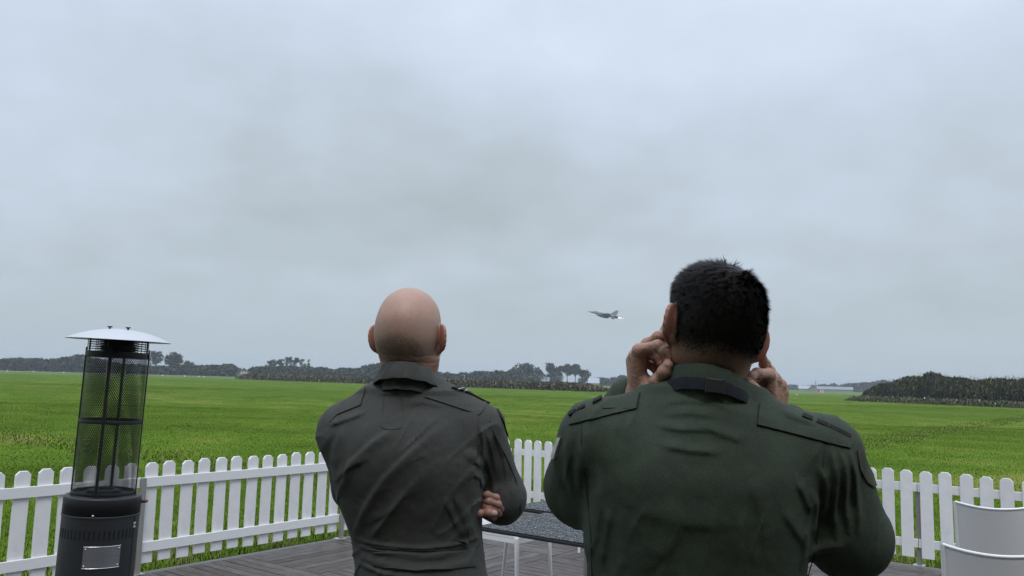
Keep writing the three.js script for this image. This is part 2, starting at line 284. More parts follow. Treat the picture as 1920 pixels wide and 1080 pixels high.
  // glass tube inside the guard
  part('glass_tube', new THREE.CylinderGeometry(0.05, 0.05, Y2 - Y1 - 0.02, 40, 1, true), new THREE.MeshPhysicalMaterial({ color: 0xffffff, transmission: 1, thickness: 0, roughness: 0.03, ior: 1.5, side: THREE.DoubleSide }), h).position.y = (Y1 + Y2) / 2;
  part('burner_plate', lat([[0, Y1 + 0.002], [0.085, Y1 + 0.002], [0.085, Y1 + 0.02], [0.07, Y1 + 0.028], [0.052, Y1 + 0.028], [0.052, Y1 + 0.01], [0, Y1 + 0.01]]), mesh, h);
  // head: dark louvred drum inside a wire cage, under the domed cap
  part('top_plate', lat([[0.056, Y2 + 0.004], [R2, Y2 + 0.004], [R2, Y2 + 0.009], [0.056, Y2 + 0.009], [0.056, Y2 + 0.004]]), mesh, h);
  const drum = []; for (let i = 0; i < 6; i++) drum.push(lat([[0.08, Y2 + 0.014 + i * 0.012], [0.1, Y2 + 0.011 + i * 0.012], [0.101, Y2 + 0.013 + i * 0.012], [0.081, Y2 + 0.017 + i * 0.012]], 32)); drum.push(lat([[0.075, Y2 + 0.01], [0.076, Y2 + 0.09]], 32));
  part('louvre_drum', join(drum), std(0.012, 0.012, 0.013, 0.5, 0.3, { side: THREE.DoubleSide }), h);
  for (let i = 0; i < 6; i++) part('cage_wire', new THREE.TorusGeometry(R2 - 0.002, 0.0018, 5, 48).rotateX(Math.PI / 2).translate(0, Y2 + 0.02 + i * 0.012, 0), mesh, h);
  for (let i = 0; i < 16; i++) { const a = i / 16 * Math.PI * 2 + 0.1; part('cage_rod', bar([Math.sin(a) * (R2 - 0.002), Y2 + 0.008, Math.cos(a) * (R2 - 0.002)], [Math.sin(a) * (R2 - 0.002), Y2 + 0.095, Math.cos(a) * (R2 - 0.002)], i % 4 ? 0.0018 : 0.004, 6), mesh, h); }
  const dome = [], DR = 0.264, DY = Y2 + 0.072, DH = 0.062; for (let i = 0; i <= 14; i++) { const r = DR * i / 14; dome.push([r, DY + DH * (1 - Math.pow(r / DR, 2.05))]); } for (let i = 14; i >= 0; i--) { const r = DR * i / 14; dome.push([r, DY - 0.003 + DH * (1 - Math.pow(r / DR, 2.05))]); }
  const cap = part('domed_cap', lat(dome, 72), alu, h);
  for (const [x, z] of [[-0.035, 0.05], [0.055, 0.03]]) part('cap_nut', join([new THREE.CylinderGeometry(0.006, 0.006, 0.012, 8), box(0.026, 0.006, 0.004, 0, 0.006, 0)]), mesh, cap).position.set(x, DY + DH + 0.002, z);
}

// ---------------------------------------------------------------- tables
const tableTex = texture(512, (u, v) => { const a = tiled((x, y) => fbm2(x * 60, y * 60, 3), u, v); const k = 0.5 + 0.5 * a; return [0.12 + 0.05 * k, 0.13 + 0.05 * k, 0.14 + 0.055 * k]; });
{
  const wet = texture(1024, (u, v) => { const w = tiled((x, y) => noise2(x * 27 + 0.8 * noise2(x * 14, y * 14), y * 27), u, v), w2 = tiled((x, y) => noise2(x * 60 + 4, y * 60), u, v), film = tiled((x, y) => fbm2(x * 3 + 8, y * 3, 3), u, v); const d = clamp(sstep(-0.2, 0.02, w + 0.3 * w2) + sstep(0.22, 0.32, film)); return [d, lerp(0.85, 0.06, d), 0]; }, false);
  const topMat = std(1, 1, 1, 1, 0, { map: tableTex, roughnessMap: wet, bumpMap: wet, bumpScale: 0.0035 }); topMat.color = lin(0.9, 0.92, 0.95);
  const rim = std(0.012, 0.012, 0.014, 0.45), alu = std(0.52, 0.52, 0.53, 0.34, 0.85), castIron = std(0.3, 0.3, 0.31, 0.4, 0.8);
  const drop = new THREE.SphereGeometry(1, 10, 6, 0, Math.PI * 2, 0, Math.PI / 2).scale(1, 0.32, 1);
  const water = new THREE.MeshPhysicalMaterial({ color: 0xffffff, roughness: 0.02, transmission: 1, thickness: 0.002, ior: 1.33 });
  function table(label, left, len, wid, cols) {
    const c = left.clone().addScaledVector(U, len / 2).addScaledVector(V, wid / 2), t = thing('table', label, 'table', [c.x, 0, c.z], 'dark café tables on the deck'); t.rotation.y = -0.6455;
    const g = new RoundedBoxGeometry(len, 0.006, wid, 1, 0.002), p = g.attributes.position, uv = g.attributes.uv; for (let i = 0; i < p.count; i++) uv.setXY(i, p.getX(i) / 0.7, p.getZ(i) / 0.7);
    const top = part('table_top', g, topMat, t); top.position.y = 0.741;
    part('rim', new RoundedBoxGeometry(len + 0.004, 0.02, wid + 0.004, 2, 0.007), rim, t).position.y = 0.7275;
    for (const x of cols) { part('column', new THREE.CylinderGeometry(0.031, 0.031, 0.68, 24), alu, t).position.set(x, 0.375, 0); part('column_head', box(0.24, 0.012, 0.3, x, 0.7105, 0, 0.003), castIron, t); part('foot', join([box(0.06, 0.03, 0.56, x, 0.018, 0, 0.01), box(0.4, 0.026, 0.055, x, 0.0161, 0, 0.01)]), castIron, t); }
    const n = 4200, im = new THREE.InstancedMesh(drop, water, n), M = new THREE.Matrix4(), q = new THREE.Quaternion(), e = new THREE.Euler();
    for (let i = 0; i < n; i++) { const r = 0.0024 + 0.0075 * rnd() ** 2; q.setFromEuler(e.set(0, rr(0, 6.28), 0)); M.compose(new THREE.Vector3(rr(-0.49, 0.49) * len, 0.7438, rr(-0.49, 0.49) * wid), q, new THREE.Vector3(r * rr(1, 2.2), r, r)); im.setMatrixAt(i, M); }
    im.name = 'water_drops'; im.userData.kind = 'stuff'; t.add(im);
  }
  const L1 = G(893, 986, 0.744), L2 = G(958, 949, 0.744);
  table('dark table wet with rain, edge showing between the two standing men', L1.setY(0), 1.12, 0.72, [0]);
  table('dark wet table farther towards the fence corner, mostly hidden by its twin', L2.setY(0), 1.12, 0.72, [0]);
}

// ---------------------------------------------------------------- white plastic chairs
{
  const shell = std(0.70, 0.70, 0.705, 0.38), frameMat = std(0.74, 0.745, 0.75, 0.34);
  // local: seat faces -z, back at +z; origin on the floor under the middle of the seat
  function backSheet(th) {
    const p = [], id = [], nx = 18, ny = 12, w = 0.218; const P = (s, t, k) => { const x = (s * 2 - 1) * w * (1 - 0.03 * (1 - t)), bow = 0.045 * (1 - (s * 2 - 1) ** 2), top = 0.845 - 0.024 * (1 - (s * 2 - 1) ** 2), y = lerp(0.475, top, t); return [x, y, 0.2 + 0.075 * t + bow * (0.5 + 0.5 * t) + k]; };
    for (const k of [0, 1]) for (let j = 0; j <= ny; j++) for (let i = 0; i <= nx; i++) p.push(...P(i / nx, j / ny, k * th));
    const row = nx + 1, N = row * (ny + 1);
    for (let j = 0; j < ny; j++) for (let i = 0; i < nx; i++) { const a = j * row + i; id.push(a, a + row, a + 1, a + 1, a + row, a + row + 1, N + a, N + a + 1, N + a + row, N + a + 1, N + a + row + 1, N + a + row); }
    const ed = []; for (let i = 0; i <= nx; i++) ed.push(i); for (let j = 1; j <= ny; j++) ed.push(j * row + nx); for (let i = nx - 1; i >= 0; i--) ed.push(ny * row + i); for (let j = ny - 1; j > 0; j--) ed.push(j * row);
    for (let e = 0; e < ed.length; e++) { const a = ed[e], b = ed[(e + 1) % ed.length]; id.push(a, b, N + a, b, N + b, N + a); }
    const g = new THREE.BufferGeometry(); g.setAttribute('position', new THREE.Float32BufferAttribute(p, 3)); g.setIndex(id); const q = g.toNonIndexed(); q.computeVertexNormals(); 
    // smooth normals on the sheet faces, crisp at the edge
    const gg = g.clone(); gg.computeVertexNormals();
    return { g: gg, P };
  }
  function chair(label, pos, yaw, group) {
    const c = thing('chair', label, 'chair', [pos.x, 0.0, pos.z], group); c.rotation.y = yaw;
    const { g, P } = backSheet(0.006), V3 = (a) => new THREE.Vector3(...a);
    part('backrest', g, shell, c);
    part('top_rail', tube(Array.from({ length: 13 }, (_, i) => V3(P(i / 12, 1, 0.003)).add(new THREE.Vector3(0, 0.004, 0))), 0.0085, 30, 8), frameMat, c);
    part('lower_rail', tube(Array.from({ length: 9 }, (_, i) => V3(P(i / 8, 0, 0.003))), 0.011, 20, 8), frameMat, c);
    for (const s of [0, 1]) {
      const sx = s * 2 - 1;
      part('back_upright', tube([V3(P(s, 1.012, 0.003)), V3(P(s, 0.5, 0.003)), V3(P(s, 0, 0.003)), new THREE.Vector3(sx * 0.212, 0.44, 0.19)], 0.0125, 16, 8), frameMat, c);
      part('leg', bar([sx * 0.222, 0, 0.245], [sx * 0.21, 0.45, 0.19], 0.013, 10, 0.019), frameMat, c);
      part('leg', bar([sx * 0.222, 0, -0.225], [sx * 0.207, 0.45, -0.2], 0.013, 10, 0.019), frameMat, c);
    }
    // dished seat
    const sg = new THREE.BoxGeometry(0.42, 0.016, 0.42, 16, 1, 16), p = sg.attributes.position; for (let i = 0; i < p.count; i++) { const x = p.getX(i) / 0.21, z = p.getZ(i) / 0.21; p.setY(i, p.getY(i) + 0.456 - 0.016 * (1 - x * x) * (1 - z * z) - 0.012 * Math.max(0, -z - 0.6)); } sg.computeVertexNormals();
    part('seat', sg, shell, c);
    part('seat_frame', join([box(0.39, 0.04, 0.018, 0, 0.428, -0.2, 0.005), box(0.39, 0.04, 0.018, 0, 0.428, 0.19, 0.005), box(0.018, 0.04, 0.37, -0.2, 0.4275, 0, 0.005), box(0.018, 0.04, 0.37, 0.2, 0.4275, 0, 0.005)]), frameMat, c);
    return c;
  }
  // backs facing the camera on the right; their tops are placed by the height of a chair back
  const b1 = G(1862, 950, 0.835), b2 = G(1862, 1035, 0.835);
  const grp = 'white plastic chairs on the deck';
  chair('white plastic chair beside the fence, its back half hidden by another chair', new THREE.Vector3(b1.x + 0.12, 0, b1.z - 0.24), -0.5, grp);
  chair('white plastic chair with curved back in front of another white chair', new THREE.Vector3(b2.x + 0.12, 0, b2.z - 0.24), -0.46, grp);
  const k = G(972, 1013, 0.44).setY(0), yaw = -0.6455;
  const c3 = k.clone().addScaledVector(U, -0.21).addScaledVector(V, 0.2);
  chair('white plastic chair tucked under the wet tables, seat and legs showing', c3, yaw - Math.PI / 2, grp);
  const l4 = G(1092, 1037, 0).setY(0), c4 = l4.clone().add(new THREE.Vector3(0.28, 0, -0.05));
  chair('white plastic chair behind the man plugging his ears, one leg showing', c4, yaw + Math.PI * 0.5, grp);
}

// ---------------------------------------------------------------- far side of the field: trees, hedges, houses
// leaves: small bent triangles spread through a volume, coloured leaf by leaf
function leafCloud(sample, n, size, tone, vary = 0.13) {
  const p = new Float32Array(n * 9), nn = new Float32Array(n * 9), c = new Float32Array(n * 9), a = new THREE.Vector3(), b = new THREE.Vector3(), q = new THREE.Vector3();
  for (let i = 0; i < n; i++) {
    const s = sample(i), L = size * rr(0.6, 1.4) * (s.k ?? 1);
    a.set(rr(-1, 1), rr(-1, 1), rr(-1, 1)).normalize(); b.set(rr(-1, 1), rr(-1, 1), rr(-1, 1)).cross(a).normalize(); if (s.up) { b.y *= 0.35; a.lerp(new THREE.Vector3(0, 1, 0), 0.75).normalize(); }
    const v = [[s.x - b.x * L * 0.4, s.y - b.y * L * 0.4, s.z - b.z * L * 0.4], [s.x + b.x * L * 0.4, s.y + b.y * L * 0.4, s.z + b.z * L * 0.4], [s.x + a.x * L, s.y + a.y * L, s.z + a.z * L]];
    q.crossVectors(a, b).normalize(); if (q.y < 0) q.negate(); q.y += 0.25; q.normalize();
    const t = s.tone ?? tone, k = 1 + rr(-vary, vary), h = rr(-0.12, 0.12);
    for (let j = 0; j < 3; j++) { p.set(v[j], i * 9 + j * 3); nn.set([q.x, q.y, q.z], i * 9 + j * 3); c.set([t[0] * k * (1 + h), t[1] * k, t[2] * k * (1 - h)], i * 9 + j * 3); }
  }
  const g = new THREE.BufferGeometry(); g.setAttribute('position', new THREE.BufferAttribute(p, 3)); g.setAttribute('normal', new THREE.BufferAttribute(nn, 3)); g.setAttribute('color', new THREE.BufferAttribute(c, 3)); return g;
}
const leafMat = new THREE.MeshStandardMaterial({ vertexColors: true, roughness: 0.85, side: THREE.DoubleSide });
const barkMat = std(0.075, 0.066, 0.055, 0.95);

// a run of wood or hedge between photograph columns, at one distance, with the height its outline has there
function woodland(name, label, profile, dist, thick, tone, n, size, spiky = 0, baseY = GRASS_Y) {
  const pts = profile.map(([px, py, d]) => { const w = W(px, py, d ?? dist); return { x: w.x, z: w.z, h: (w.y - baseY) * 0.93 }; });
  const lens = []; let total = 0; for (let i = 0; i + 1 < pts.length; i++) { const l = Math.hypot(pts[i + 1].x - pts[i].x, pts[i + 1].z - pts[i].z); lens.push(l); total += l; }
  const at = (s) => { let i = 0; while (i < lens.length - 1 && s > lens[i]) { s -= lens[i]; i++; } const t = clamp(s / lens[i]), a = pts[i], b = pts[i + 1], e = sstep(0, 1, t); return { x: lerp(a.x, b.x, t), z: lerp(a.z, b.z, t), h: lerp(a.h, b.h, e), nx: -(b.z - a.z) / lens[i], nz: (b.x - a.x) / lens[i] }; };
  const bump = (s, d) => 1 + 0.12 * noise2(s * 0.16, d * 0.1) + 0.09 * noise2(s * 0.5, d) + 0.05 * noise2(s * 1.4, d);
  const g = leafCloud(() => {
    const s = rnd() * total, a = at(s), d = rr(-0.5, 0.5) * thick, edge = 1 - (2 * d / thick) ** 4 * 0.5, H = a.h * bump(s, d * 0.15) * edge, shell = rnd() < 0.45;
    let y = shell ? H * (1 - 0.14 * rnd() ** 2) : H * Math.pow(rnd(), 0.8); if (spiky && rnd() < spiky) y += H * 0.14 * rnd() ** 2 * Math.max(0, noise2(s * 2.3, 7));
    const t = 1 + 0.35 * noise2(s * 0.12 + 40, 3) + 0.22 * noise2(s * 0.5, y * 0.4), warm = 0.5 + 0.5 * noise2(s * 0.09 + 7, d);
    return { x: a.x + a.nx * d, y: baseY + y, z: a.z + a.nz * d, up: spiky === 0.5, tone: [tone[0] * t * (0.9 + 0.3 * warm), tone[1] * t, tone[2] * t] };
  }, Math.round(n * 1.35), size, tone);
  const o = thing(name, label, name.includes('hedge') ? 'hedge' : 'trees', [0, 0, 0]);
  const leaves = part('foliage', g, leafMat, o); leaves.userData.kind = 'stuff';
  return o;
}
function tree(name, label, px, topPy, d, widthPx, opt = {}) {
  const top = W(px, topPy, d), H = top.y - GRASS_Y, R = widthPx / 2 * d / FOCAL, base = opt.base ?? 0.35, tone = opt.tone ?? [0.04, 0.06, 0.024];
  const o = thing(name, label, 'tree', [top.x, GRASS_Y, top.z], opt.group);
  const cy = H * (base + 1) / 2, ry = H * (1 - base) / 2, clumps = [];
  for (let i = 0; i < (opt.clumps ?? 16); i++) { const a = rr(0, 6.28), v = rr(-0.85, 0.9), rad = Math.sqrt(1 - v * v) * R * rr(0.25, 0.78); clumps.push([Math.cos(a) * rad, cy + v * ry * 0.8, Math.sin(a) * rad, R * rr(0.22, 0.42)]); }
  clumps.push([0, H - R * 0.38, 0, R * 0.38]);
  const trunk = [bar([0, 0, 0], [0.1, H * (base + 0.3), 0], H * 0.022, 8, H * 0.01)];
  for (const c of clumps) if (rnd() < 0.75) trunk.push(bar([0.03, H * base * rr(0.75, 1.1), 0], c.slice(0, 3), H * 0.008, 5, H * 0.003));
  part('trunk', join(trunk), barkMat, o);
  const n = opt.n ?? 1500, open = opt.open ?? 0;
  const crown = part('crown', leafCloud(() => { const c = clumps[Math.floor(rnd() * clumps.length)]; const u = new THREE.Vector3(rr(-1, 1), rr(-1, 1), rr(-1, 1)).normalize(), r = c[3] * (0.55 + 0.45 * Math.cbrt(rnd())) * rr(0.8, 1.12); const k = 1 + 0.3 * noise3(c[0] + u.x, c[1] + u.y, c[2]); return { x: c[0] + u.x * r, y: Math.max(H * base * 0.8, c[1] + u.y * r * 0.9), z: c[2] + u.z * r, tone: tone.map((t) => t * k) }; }, n, opt.size ?? R * 0.16, tone), leafMat, o);
  return o;
}
{
  const gl = [0.040, 0.055, 0.024];
  // left wood edge, far behind the heater, in two stretches either side of the little house
  woodland('distant_wood', 'long dark wood edge across the field behind the patio heater', [[-60, 676], [0, 674], [60, 674], [100, 675], [140, 670], [160, 667], [185, 676], [215, 682], [250, 684], [290, 688], [330, 686], [370, 686], [400, 687], [430, 685], [445, 690]], 430, 22, [0.042, 0.062, 0.024], 30000, 1.1);
  woodland('distant_wood', 'dark low wood running from the little gabled house towards the bald man', [[474, 692], [490, 687], [530, 687], [560, 688], [590, 690], [615, 692], [626, 695], [640, 692], [670, 692], [690, 688], [712, 680], [735, 676], [760, 678]], 420, 22, [0.042, 0.064, 0.026], 20000, 1.1);
  woodland('distant_wood', 'grey green wood edge seen between the two standing men', [[770, 690], [800, 694], [826, 699], [850, 702], [870, 701], [895, 698], [920, 697], [945, 698], [965, 700], [990, 703], [1010, 704]], 440, 18, [0.05, 0.07, 0.03], 14000, 1.1, 0.3);
  woodland('distant_wood', 'faint low bushes far off beside the raised left hand', [[1112, 712], [1125, 708], [1140, 710], [1155, 708], [1170, 703], [1178, 707], [1195, 709], [1230, 712]], 620, 16, [0.05, 0.062, 0.034], 6000, 1.3, 0.4);
  woodland('distant_wood', 'faint hazy wood on the horizon right of the barns', [[1578, 722], [1590, 719], [1620, 718], [1645, 717], [1655, 713], [1664, 717], [1690, 718], [1740, 720]], 720, 20, [0.044, 0.056, 0.034], 8000, 1.5);
  woodland('distant_wood', 'thin hazy tree line on the horizon behind the grey barns', [[1440, 724], [1470, 724], [1485, 722], [1500, 725], [1520, 724], [1540, 722], [1556, 723], [1562, 720], [1570, 724], [1585, 725]], 850, 16, [0.05, 0.06, 0.038], 6000, 1.6, 0.6);
  const tl = 'tall bare-stemmed trees above the wood';
  tree('tall_tree', 'tall open-crowned tree right beside the patio heater cap', 294, 660, 445, 30, { base: 0.45, group: tl, tone: [0.05, 0.058, 0.034], n: 1500, clumps: 14 });
  tree('tall_tree', 'tall open-crowned tree with broad crown, second from the patio heater', 326, 659, 445, 36, { base: 0.38, group: tl, tone: [0.05, 0.058, 0.034], n: 1800, clumps: 15 });
  tree('round_tree', 'low round dark tree beside the two tall open-crowned trees', 353, 676, 440, 26, { base: 0.3, n: 1100 });
  for (const [px, py, w, b] of [[505, 676, 16, 0.55], [515, 673, 20, 0.6], [527, 674, 20, 0.6], [537, 669, 18, 0.5], [546, 668, 18, 0.45], [556, 670, 20, 0.5], [567, 673, 16, 0.55], [580, 673, 12, 0.5]]) tree('tall_tree', 'tall thin-stemmed tree in a row showing above the low wood', px, py, 450, w, { base: b, group: 'row of tall trees above the low wood', tone: [0.042, 0.05, 0.028], n: 700, clumps: 8 });
  const gr = 'rounded trees round the far farm';
  for (const [px, py, w, b, lb] of [[965, 690, 34, 0.1, 'low rounded tree at the start of the far farm clump'], [984, 681, 46, 0.1, 'big domed dark tree in the far farm clump'], [1008, 690, 34, 0.1, 'medium rounded tree in front of the farm roof'], [1034, 680, 32, 0.15, 'tall domed tree above the far grey farm roof'], [1051, 685, 24, 0.2, 'small rounded tree behind the farm roof'], [1064, 684, 30, 0.5, 'slim pale-stemmed tree with flat crown at the far farm'], [1079, 682, 26, 0.45, 'slim pale-stemmed tree with thin high crown at the far farm'], [1095, 693, 28, 0.1, 'dense oval tree ending the far farm clump']]) tree('farm_tree', lb, px, py, 500, w, { base: b, group: gr, n: 1600, clumps: 18, tone: b > 0.3 ? [0.062, 0.072, 0.038] : [0.036, 0.052, 0.024] });
  for (const [px, py, lb] of [[945, 699, 'low shrub left of the far farm clump'], [1020, 704, 'low shrub beside the far farm roof'], [1046, 706, 'low shrub right of the far farm roof']]) tree('shrub', lb, px, py, 490, 34, { base: 0.02, n: 700, group: 'low shrubs at the far farm' });
  // overgrown ditch: tall brown weeds
  function weeds(label, from, to, width, h, n, tones, flowers) {
    const d = to.clone().sub(from), L = d.length(); d.normalize(); const nx = -d.z, nz = d.x;
    const g = leafCloud((i) => { const s = rnd(), w = rnd() * width, taper = sstep(0, 0.04, s) * sstep(1, 0.97, s), k = 0.6 + 0.5 * (0.5 + 0.5 * fbm2(s * L * 0.22, w * 0.2, 3)) + 0.18 * noise2(s * L, w), y = h * k * rnd() ** 0.7 * (0.35 + 0.65 * taper), t = tones[Math.floor(clamp(0.5 + 0.9 * fbm2(s * L * 0.13 + 4, w * 0.3, 2) + rr(-0.25, 0.25)) * (tones.length - 0.01))]; return { x: from.x + d.x * s * L + nx * w, y: GRASS_Y + y, z: from.z + d.z * s * L + nz * w, up: true, tone: flowers && rnd() < flowers && y > h * 0.5 ? [0.6, 0.6, 0.5] : t }; }, n, h * 0.24, tones[0], 0.2);
    const m = new THREE.Mesh(g, leafMat); m.name = numbered('tall_weeds'); m.userData = { label, category: 'weeds', kind: 'stuff' }; m.castShadow = m.receiveShadow = true; scene.add(m);
  }
  const wt = [[0.14, 0.125, 0.06], [0.19, 0.145, 0.085], [0.11, 0.13, 0.05], [0.22, 0.18, 0.1], [0.15, 0.1, 0.07]];
  weeds('brown overgrown weeds along the ditch across the middle of the field', G(1110, 735, GRASS_Y), G(440, 711, GRASS_Y), 7, 1.55, 60000, wt, 0);
  weeds('low pale flowering weeds along the foot of the dark hedge', G(1583, 752, GRASS_Y), G(1990, 769, GRASS_Y), -5, 0.8, 20000, [[0.13, 0.15, 0.06], [0.17, 0.15, 0.085], [0.12, 0.15, 0.055], [0.21, 0.19, 0.11]], 0.03);
  // dark hedge on the right
  const hb = G(1640, 752, GRASS_Y), hd = [-hb.z, -G(1930, 764, GRASS_Y).z];
  woodland('tall_hedge', 'dark dense hedge of tall shrubs along the right side of the field', [[1634, 742, 142], [1642, 728, 141], [1652, 722, 140], [1668, 718, 138], [1690, 712, 136], [1720, 706, 132], [1745, 702, 129], [1765, 704, 126], [1785, 711, 124], [1815, 712, 120], [1850, 714, 117], [1880, 715, 114], [1910, 713, 111], [1950, 713, 108], [2010, 710, 104], [2080, 706, 100]], 120, 5, [0.082, 0.092, 0.034], 90000, 0.3, 0.5);
  // upright shoots standing out of the hedge
  {
    const hg = []; for (let i = 0; i < 260; i++) { const px = rr(1650, 2000), py = px < 1745 ? lerp(722, 702, (px - 1650) / 95) : px < 1785 ? lerp(702, 711, (px - 1745) / 40) : 712, D = lerp(140, 106, (px - 1650) / 320), w = W(px, py, D), H = rr(0.25, 0.95); hg.push(bar([w.x, w.y - 0.7, w.z], [w.x + rr(-0.3, 0.3), w.y + H * 0.75, w.z + rr(-0.3, 0.3)], 0.03, 4, 0.012)); }
    scene.children[scene.children.length - 1].add(Object.assign(new THREE.Mesh(join(hg), std(0.045, 0.046, 0.024, 0.9)), { name: 'shoots' }));
  }
}
// houses, barns, mast and marker boards
{
  function gable(name, label, px, basePy, d, wPx, eavePx, ridgePx, depth, wallC, roofC, axis, windows = []) {
    const hor = W(px, basePy, d), s = d / FOCAL, w = wPx * s, e = eavePx * s, r = ridgePx * s, o = thing(name, label, 'building', [hor.x, GRASS_Y, hor.z]);
    o.rotation.y = Math.atan2(-hor.x, -hor.z) * 0.9;
    const alongX = axis === 'x', sh = new THREE.Shape(), span = alongX ? depth : w, len = alongX ? w : depth;
    sh.moveTo(-span / 2, 0); sh.lineTo(span / 2, 0); sh.lineTo(span / 2, e); sh.lineTo(0, r); sh.lineTo(-span / 2, e); sh.closePath();
    const wall = new THREE.ExtrudeGeometry(sh, { depth: len, bevelEnabled: false }).translate(0, 0, -len / 2); if (alongX) wall.rotateY(Math.PI / 2);
    part('wall', wall, std(...wallC, 0.85), o);
    const sl = Math.hypot(span / 2, r - e), an = Math.atan2(r - e, span / 2);
    for (const k of [-1, 1]) { const g = new THREE.BoxGeometry(sl + 0.5, 0.2, len + 0.6).rotateZ(-k * an).translate(k * (span / 4 + 0.06), (e + r) / 2 + 0.12, 0); if (alongX) g.rotateY(Math.PI / 2); part('roof', g, std(...roofC, 0.7), o); }
    for (const [x, y, ww, hh] of windows) part('window', box(ww, hh, 0.15, x, y, (alongX ? depth : len) / 2 + 0.05), std(0.5, 0.52, 0.52, 0.3), o);
    return o;
  }
  gable('field_house', 'little grey green gabled house standing between two woods', 457, 705, 330, 24, 8, 17, 7, [0.16, 0.19, 0.155], [0.085, 0.095, 0.085], 'z', [[-0.75, 1.7, 0.55, 1.6], [0.15, 1.7, 0.55, 1.6], [1.05, 1.7, 0.55, 1.6]]);
  gable('farm_roof', 'grey roofed farmhouse half hidden among the far trees', 1022, 719, 488, 15, 3.5, 13, 8, [0.2, 0.19, 0.18], [0.17, 0.185, 0.21], 'x');
  gable('white_shed', 'pale roofed shed beside the far farm trees', 1113, 722, 600, 20, 4, 13, 12, [0.34, 0.34, 0.34], [0.34, 0.36, 0.39], 'x');
  gable('barn', 'pale roofed barn far off on the horizon', 1508, 735, 640, 20, 4, 9, 12, [0.25, 0.25, 0.25], [0.33, 0.35, 0.37], 'x');
  gable('barn', 'small brown gabled barn between the pale barn and long grey barn', 1523, 736, 632, 20, 3, 9, 8, [0.2, 0.17, 0.15], [0.2, 0.2, 0.2], 'z');
  gable('barn', 'long low dark grey barn far off beyond the field', 1565, 736, 645, 62, 4, 9, 14, [0.2, 0.2, 0.21], [0.2, 0.21, 0.235], 'x');
  // lattice radio mast
  {
    const d = 420, b = W(1530, 739, d), H = W(1530, 713, d).y - GRASS_Y, o = thing('radio_mast', 'thin grey antenna mast standing beside the far barns', 'mast', [b.x, GRASS_Y, b.z]);
    part('pole', bar([0, 0, 0], [0, H, 0], 0.24, 8, 0.12), std(0.32, 0.31, 0.31, 0.6), o); part('antenna', join([bar([-0.45, H * 0.55, 0], [-0.45, H * 0.95, 0], 0.13, 6), bar([0.4, H * 0.4, 0], [0.4, H * 0.62, 0], 0.13, 6)]), std(0.4, 0.39, 0.39, 0.6), o); part('crossarm', join([bar([-0.6, H * 0.75, 0], [0.3, H * 0.75, 0], 0.07, 6), bar([-0.2, H * 0.5, 0], [0.6, H * 0.5, 0], 0.07, 6)]), std(0.32, 0.31, 0.31, 0.6), o);
  }
  {
    const d = 400, b = G(1539, 739.5, GRASS_Y); const s = W(1539, 739, d), o = thing('marker_cabin', 'red and white striped marker cabin at the foot of the mast', 'cabin', [s.x, GRASS_Y, s.z]);
    const pc = d / FOCAL; for (let i = 0; i < 4; i++) part('panel', box(pc * 1.9, pc * 5.2, 1.2, (i - 1.5) * pc * 1.95, pc * 2.6, 0), i % 2 ? std(0.6, 0.58, 0.55, 0.7) : std(0.45, 0.13, 0.1, 0.7), o); part('roof', box(pc * 8.4, 0.12, 1.4, 0, pc * 5.2 + 0.065, 0), std(0.5, 0.5, 0.5), o);
  }
  // little white runway marker boards along the far side of the field
  const ml = 'small white marker board standing at the runway edge';
  for (const [px, py, d] of [[14, 692.5, 330], [63, 694, 330], [119, 697, 330], [305, 703, 300], [347, 703, 300], [373, 705, 300], [383, 705, 300], [446, 707, 250], [868, 716, 240], [1096, 726, 240], [1147, 729, 220], [1494, 741, 210]]) {
    const s = W(px, py, d), pc = d / FOCAL, o = thing('marker_board', ml, 'marker', [s.x, GRASS_Y, s.z], 'white marker boards along the runway'); part('board', box(pc * 2.4, pc * 1.8, 0.08, 0, pc * 1.6, 0), std(0.75, 0.75, 0.72, 0.6), o); part('stake', box(0.07, pc * 0.8, 0.06, 0, pc * 0.4, 0), std(0.4, 0.4, 0.4), o);
  }
  { const d = 300, s = W(870, 716, d), H = W(870, 704, d).y - GRASS_Y, o = thing('light_pole', 'thin pale pole standing in the weeds between the men', 'pole', [s.x, GRASS_Y, s.z]); part('pole', bar([0, 0, 0], [0, H, 0], 0.1, 6, 0.07), std(0.45, 0.45, 0.43, 0.6), o); part('lamp_head', box(0.4, 0.15, 0.2, 0, H + 0.05, 0), std(0.5, 0.5, 0.5, 0.5), o); }
}

